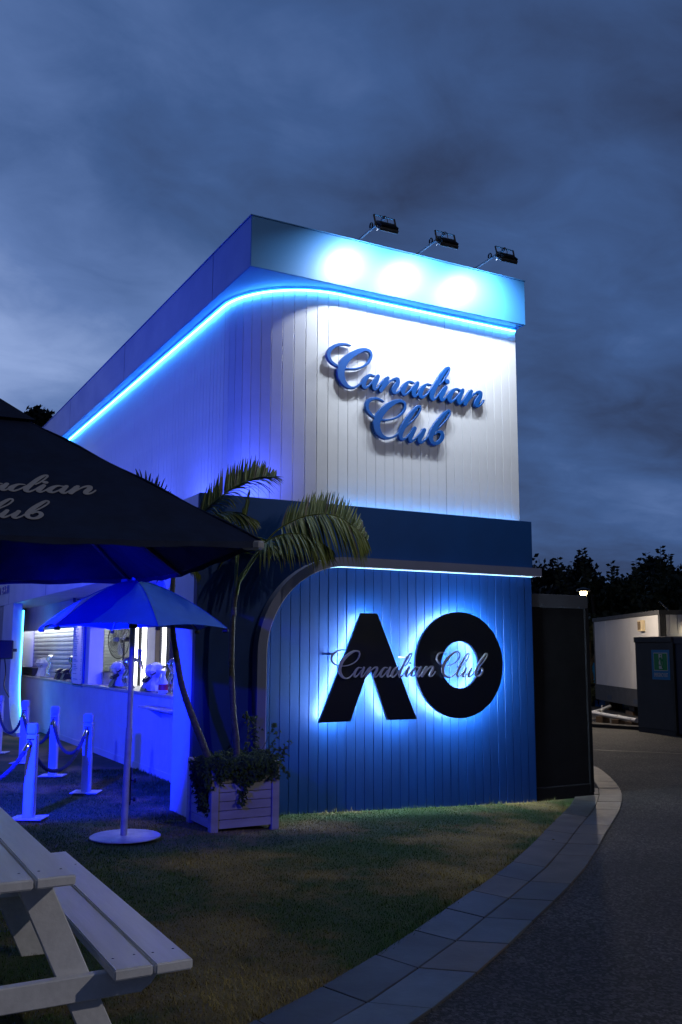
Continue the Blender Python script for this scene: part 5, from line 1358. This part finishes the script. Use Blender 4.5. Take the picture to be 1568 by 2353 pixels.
def tree(px, D, top_y, wid, lab, seed, n_=5000, leaf=.22, m='tree_leaf', base=.6, shoots=0, tall=1., name='tree'):
    g_ = random.Random(seed); p = at(*zz(px, 900), D=D); H_ = at(*zz(px, top_y), D=D)[2]
    t = thing(name, (p[0], p[1], 0), lab, 'tree', 'dark trees behind the site')
    hb_ = base
    tr = [(p[0], p[1], -.1), (p[0] + g_.uniform(-.2, .2), p[1], H_ * .4), (p[0] + g_.uniform(-.3, .3), p[1] + .1, H_ * .8)]
    O('trunk', tube(spline(tr, 6), [.16 * (1 - .06 * i) for i in range(13)], 8), 'bark', t, smooth=True)
    cl = []
    for k in range(16):
        u = g_.random(); a = g_.uniform(0, 6.28); rr_ = wid * (.25 + .75 * math.sin(math.pi * (.15 + .8 * u))) * g_.uniform(.35, .95)
        r_ = wid * g_.uniform(.22, .42)
        zc_ = hb_ + (H_ - hb_ - r_) * u
        c_ = (p[0] + rr_ * math.cos(a), p[1] + rr_ * math.sin(a), zc_)
        cl.append((c_, (r_, r_, r_ * .8 * tall)))
        if k < 8: O('limb', tube(spline([tr[1], ((c_[0] + tr[1][0]) / 2, (c_[1] + tr[1][1]) / 2, c_[2] * .75), c_], 4), [.06, .055, .05, .045, .04, .035, .03, .02, .012], 6), 'bark', t)
    V = [leaf_cloud(cl, n_, leaf, seed)]
    for k in range(shoots):
        x_ = p[0] + g_.uniform(-.9, .9) * wid * fdir[0]; y_ = p[1] + g_.uniform(-.9, .9) * wid * fdir[1]
        z0_ = H_ * g_.uniform(.72, .9); L = g_.uniform(.6, 1.4)
        bend = g_.uniform(-.4, .4)
        V.append(tube([(x_, y_, z0_ - .5), (x_ + bend * .3 * fdir[0], y_ + bend * .3 * fdir[1], z0_ + L)], .012, 4))
        for i in range(18):
            u = i / 18
            q = np.array((x_ + bend * .3 * u * fdir[0], y_ + bend * .3 * u * fdir[1], z0_ + L * u)); sdv = fdir * (1 if i % 2 else -1)
            dd = _n(sdv + np.array((0, 0, .35)) + .4 * np.array([g_.uniform(-1, 1) for _ in range(3)])); up_ = _n(np.cross(dd, (g_.uniform(-1, 1), g_.uniform(-1, 1), .3)))
            s_ = leaf * .95
            V.append(([tuple(q), tuple(q + dd * s_ * .5 + up_ * s_ * .28), tuple(q + dd * s_), tuple(q + dd * s_ * .5 - up_ * s_ * .28)], [(0, 1, 2, 3)]))
    cr = O('crown', join(*V), m, t); cr['kind'] = 'stuff'
    return t
tl = 'leafy dark tree behind the white office'
tree(470, 62, 125, 5.2, 'broad round-headed dark tree seen over the black container', 1, 9000, .42, 'far_leaf', 1.5)
tree(300, 66, 205, 4.2, 'low dark tree between the building and the round-headed tree', 2, 6000, .42, 'far_leaf', 1.)
tree(215, 55, 225, 3.5, 'low dark tree close to the right edge of the blue building', 12, 5000, .42, 'far_leaf', .5)
tree(665, 58, 150, 1.7, 'narrow conifer-like dark tree beside the round-headed one', 3, 4000, .32, 'far_leaf', 1.2, tall=1.4)
tree(720, 37, 250, 2.1, 'leafy tree with upright shoots above the lamp', 4, 6000, .24, 'tree_leaf', .4, shoots=6)
tree(900, 38, 265, 2.3, 'leafy tree with tall upright shoots behind the office roof', 5, 6500, .24, 'tree_leaf', .4, shoots=6)
tree(1060, 38, 230, 2.2, 'leafy tree with short shoots right of the banner', 6, 6500, .24, 'tree_leaf', .4, shoots=6)
tree(1230, 37, 215, 2.4, 'dense leafy tree behind the lit office window', 7, 6500, .24, 'tree_leaf', .4, shoots=3)
tree(1400, 36, 230, 2.4, 'dense leafy tree at the far right behind the navy panel', 8, 6000, .24, 'tree_leaf', .4, shoots=2)
tree(1110, 64, 140, 1.6, 'tall dark tree with a rounded tuft above the leafy trees', 9, 2600, .36, 'far_leaf', 2.5)
tree(1250, 66, 115, 2.4, 'tall open-crowned dark pine rising above the leafy trees', 10, 2600, .36, 'far_leaf', 4.5)
tree(640, 33, 600, 1.0, 'small bush behind the container beside the office', 13, 3000, .16, 'tree_leaf', .2)
tree(1420, 60, 175, 3.4, 'tall dark tree behind the leafy tree at the far right', 14, 6000, .4, 'far_leaf', 1.)
# far left tree top behind the bar
pL = at(62, 985, D=75); g_ = random.Random(5)
t = thing('tree', (pL[0], pL[1], 0), 'dark treetop showing above the navy parasol at the bar roof end', 'tree')
HT = at(62, 950, D=75)[2]
O('trunk', tube([(pL[0], pL[1], 0), (pL[0], pL[1], HT - 2)], [.4, .15], 8), 'bark', t)
cl = [((pL[0] + g_.uniform(-2.2, 2.2), pL[1] + g_.uniform(-2, 2), HT - g_.uniform(.5, 3)), (1.0, 1.0, .7)) for _ in range(14)]
O('crown', leaf_cloud(cl, 7000, .45, 3), 'far_leaf', t)['kind'] = 'stuff'
# distant dark wood closing the horizon
Vw = []
for k, (x, y) in enumerate([(60 + 9 * i, 95 - 10 * i) for i in range(8)] + [(-70 + 14 * i, 110 + 2 * i) for i in range(9)]):
    Vw.append(leaf_cloud([((x + random.Random(k * 9 + j).uniform(-6, 6), y + random.Random(k * 7 + j).uniform(-6, 6), random.Random(k + j * 3).uniform(1, 5)), (3.5, 3.5, 2.4)) for j in range(7)], 2200, 1.0, 50 + k))
wd = O('far_wood', join(*Vw), 'far_leaf'); tag(wd, 'dark belt of distant trees closing the horizon', 'trees', kind='stuff')

# ------------------------------------------------------------------ lawn blades
g_ = np.random.default_rng(11)
N = 420000
X_ = g_.uniform(-.6, 8.2, N); Y_ = 2.6 + (13.4 - 2.6) * g_.random(N) ** 1.5
inner = np.array([oat(s_, 2 * WID) for s_ in np.linspace(0, ol[-1], 200)])
yi = np.interp(X_, inner[:, 0], inner[:, 1])
keep = (Y_ > yi - .03 + .05 * g_.random(N)) & ~((X_ > XL - .0) & (Y_ > YF - .0) & (X_ < XR)) & ~((X_ > XL) & (Y_ > YF)) & ~((X_ > UX - .02))
keep |= (Y_ > yi - .03 + .05 * g_.random(N)) & (Y_ < YF) & (X_ < 8.0)
keep |= (X_ < UX) & (Y_ > 9.76) & (X_ > -.6)
keep &= ~((X_ > PX0 + .02) & (X_ < PX1 - .02) & (Y_ > PY0 + .02) & (Y_ < PY1))
keep &= np.hypot(X_ - ub_[0], Y_ - ub_[1]) > .30
X_, Y_ = X_[keep], Y_[keep]; n_ = len(X_)
Zg = SL * (7.71 - np.minimum(X_, 7.71))
h = g_.uniform(.008, .021, n_) * np.where(g_.random(n_) < .04, 1.8, 1)
dpv = Y_ - np.interp(X_, inner[:, 0], inner[:, 1]); clump = np.sin(X_ * 9 + 2 * np.sin(Y_ * 7)) * np.sin(Y_ * 11 + X_ * 3)
near_e = (dpv < .10) | ((Y_ > YF - .07) & (X_ > XL)) | ((X_ > UX - .10) & (Y_ > 9.7))
h = h * np.where(near_e, g_.uniform(1.0, 2.6, n_), 1) * (1 + .35 * clump)
th = g_.uniform(0, 6.283, n_); ln = g_.uniform(.3, 1.5, n_)
w = g_.uniform(.0012, .0024, n_) * (1 + Y_ * .09)
dx, dy = np.cos(th), np.sin(th)
v0 = np.c_[X_ - dy * w, Y_ + dx * w, Zg - .003]; v1 = np.c_[X_ + dy * w, Y_ - dx * w, Zg - .003]; v2 = np.c_[X_ + dx * h * ln, Y_ + dy * h * ln, Zg + h]
VV = np.stack([v0, v1, v2], 1).reshape(-1, 3)
me = bpy.data.meshes.new('grass'); me.vertices.add(3 * n_); me.vertices.foreach_set('co', VV.ravel())
me.loops.add(3 * n_); me.loops.foreach_set('vertex_index', np.arange(3 * n_)); me.polygons.add(n_)
me.polygons.foreach_set('loop_start', np.arange(0, 3 * n_, 3)); me.polygons.foreach_set('loop_total', np.full(n_, 3)); me.update(); me.validate()
me.materials.append(MATS['blade'])
go = bpy.data.objects.new('grass', me); link(go); tag(go, 'short worn lawn, green with straw-coloured patches', 'grass', kind='stuff')
V = []
for _ in range(900):
    s_ = rnd.uniform(2.5, 17); q = oat(s_, -abs(rnd.gauss(0, .05)) + .012); r_ = rnd.uniform(.003, .009); z0 = gz(q[0]) + .004
    b_ = [(q[0] + r_ * math.cos(a + _) * rnd.uniform(.7, 1.2), q[1] + r_ * math.sin(a + _) * rnd.uniform(.7, 1.2), z0) for a in (0, 1.57, 3.14, 4.71)]
    V.append((b_ + [(q[0], q[1], z0 + r_)], [(0, 1, 4), (1, 2, 4), (2, 3, 4), (3, 0, 4)]))
tag(O('gravel', join(*V), 'paver_c'), 'loose grit along the asphalt side of the paving', 'gravel', kind='stuff')
# dry twigs and leaf litter on the lawn
for k, (x, y, L) in enumerate(((5.6, 7.9, .10), (4.2, 7.5, .09), (6.1, 6.95, .06), (3.4, 6.2, .08), (2.6, 6.0, .07), (4.8, 8.85, .06), (6.6, 8.95, .07), (5.2, 8.9, .05), (7.3, 8.9, .06))):
    a = rnd.uniform(0, 3); o = O('dry_leaf', ([(x, y, gz(x) + .012), (x + L * math.cos(a) * .5, y + L * math.sin(a) * .5 + .012, gz(x) + .03), (x + L * math.cos(a), y + L * math.sin(a), gz(x) + .014), (x + L * .5 * math.cos(a) + .01, y + L * .5 * math.sin(a) - .012, gz(x) + .02)], [(0, 1, 2, 3)]), 'palm_dry')
    tag(o, 'small dry leaf lying on the lawn', 'leaf', 'dry leaves on the lawn')

# ------------------------------------------------------------------ street lamp behind the camera
sl_ = thing('street_lamp', (9.0, -5.0, 0), 'tall street lamp beside the asphalt path', 'street lamp')
O('pole', tube([(9, -5, 0), (9, -5, 6.8)], [.08, .05], 12), 'steel', sl_)
O('arm', tube(spline([(9, -5, 6.7), (8.8, -4.7, 7.05), (8.3, -4.2, 7.1)], 5), .03, 8), 'steel', sl_)
O('head', obb((8.15, -4.05, 7.08), _n((-.7, .7, 0)), _n((.7, .7, 0)), (0, 0, 1), .5, .22, .08), 'black_metal', sl_, bev=.02)
lamp('lamp_light', 'SPOT', (8.15, -4.05, 7.02), 1250, (1, .92, .86), sl_, aim=(3.5, 6, 0), spot_size=R(140), spot_blend=.5, shadow_soft_size=.09)
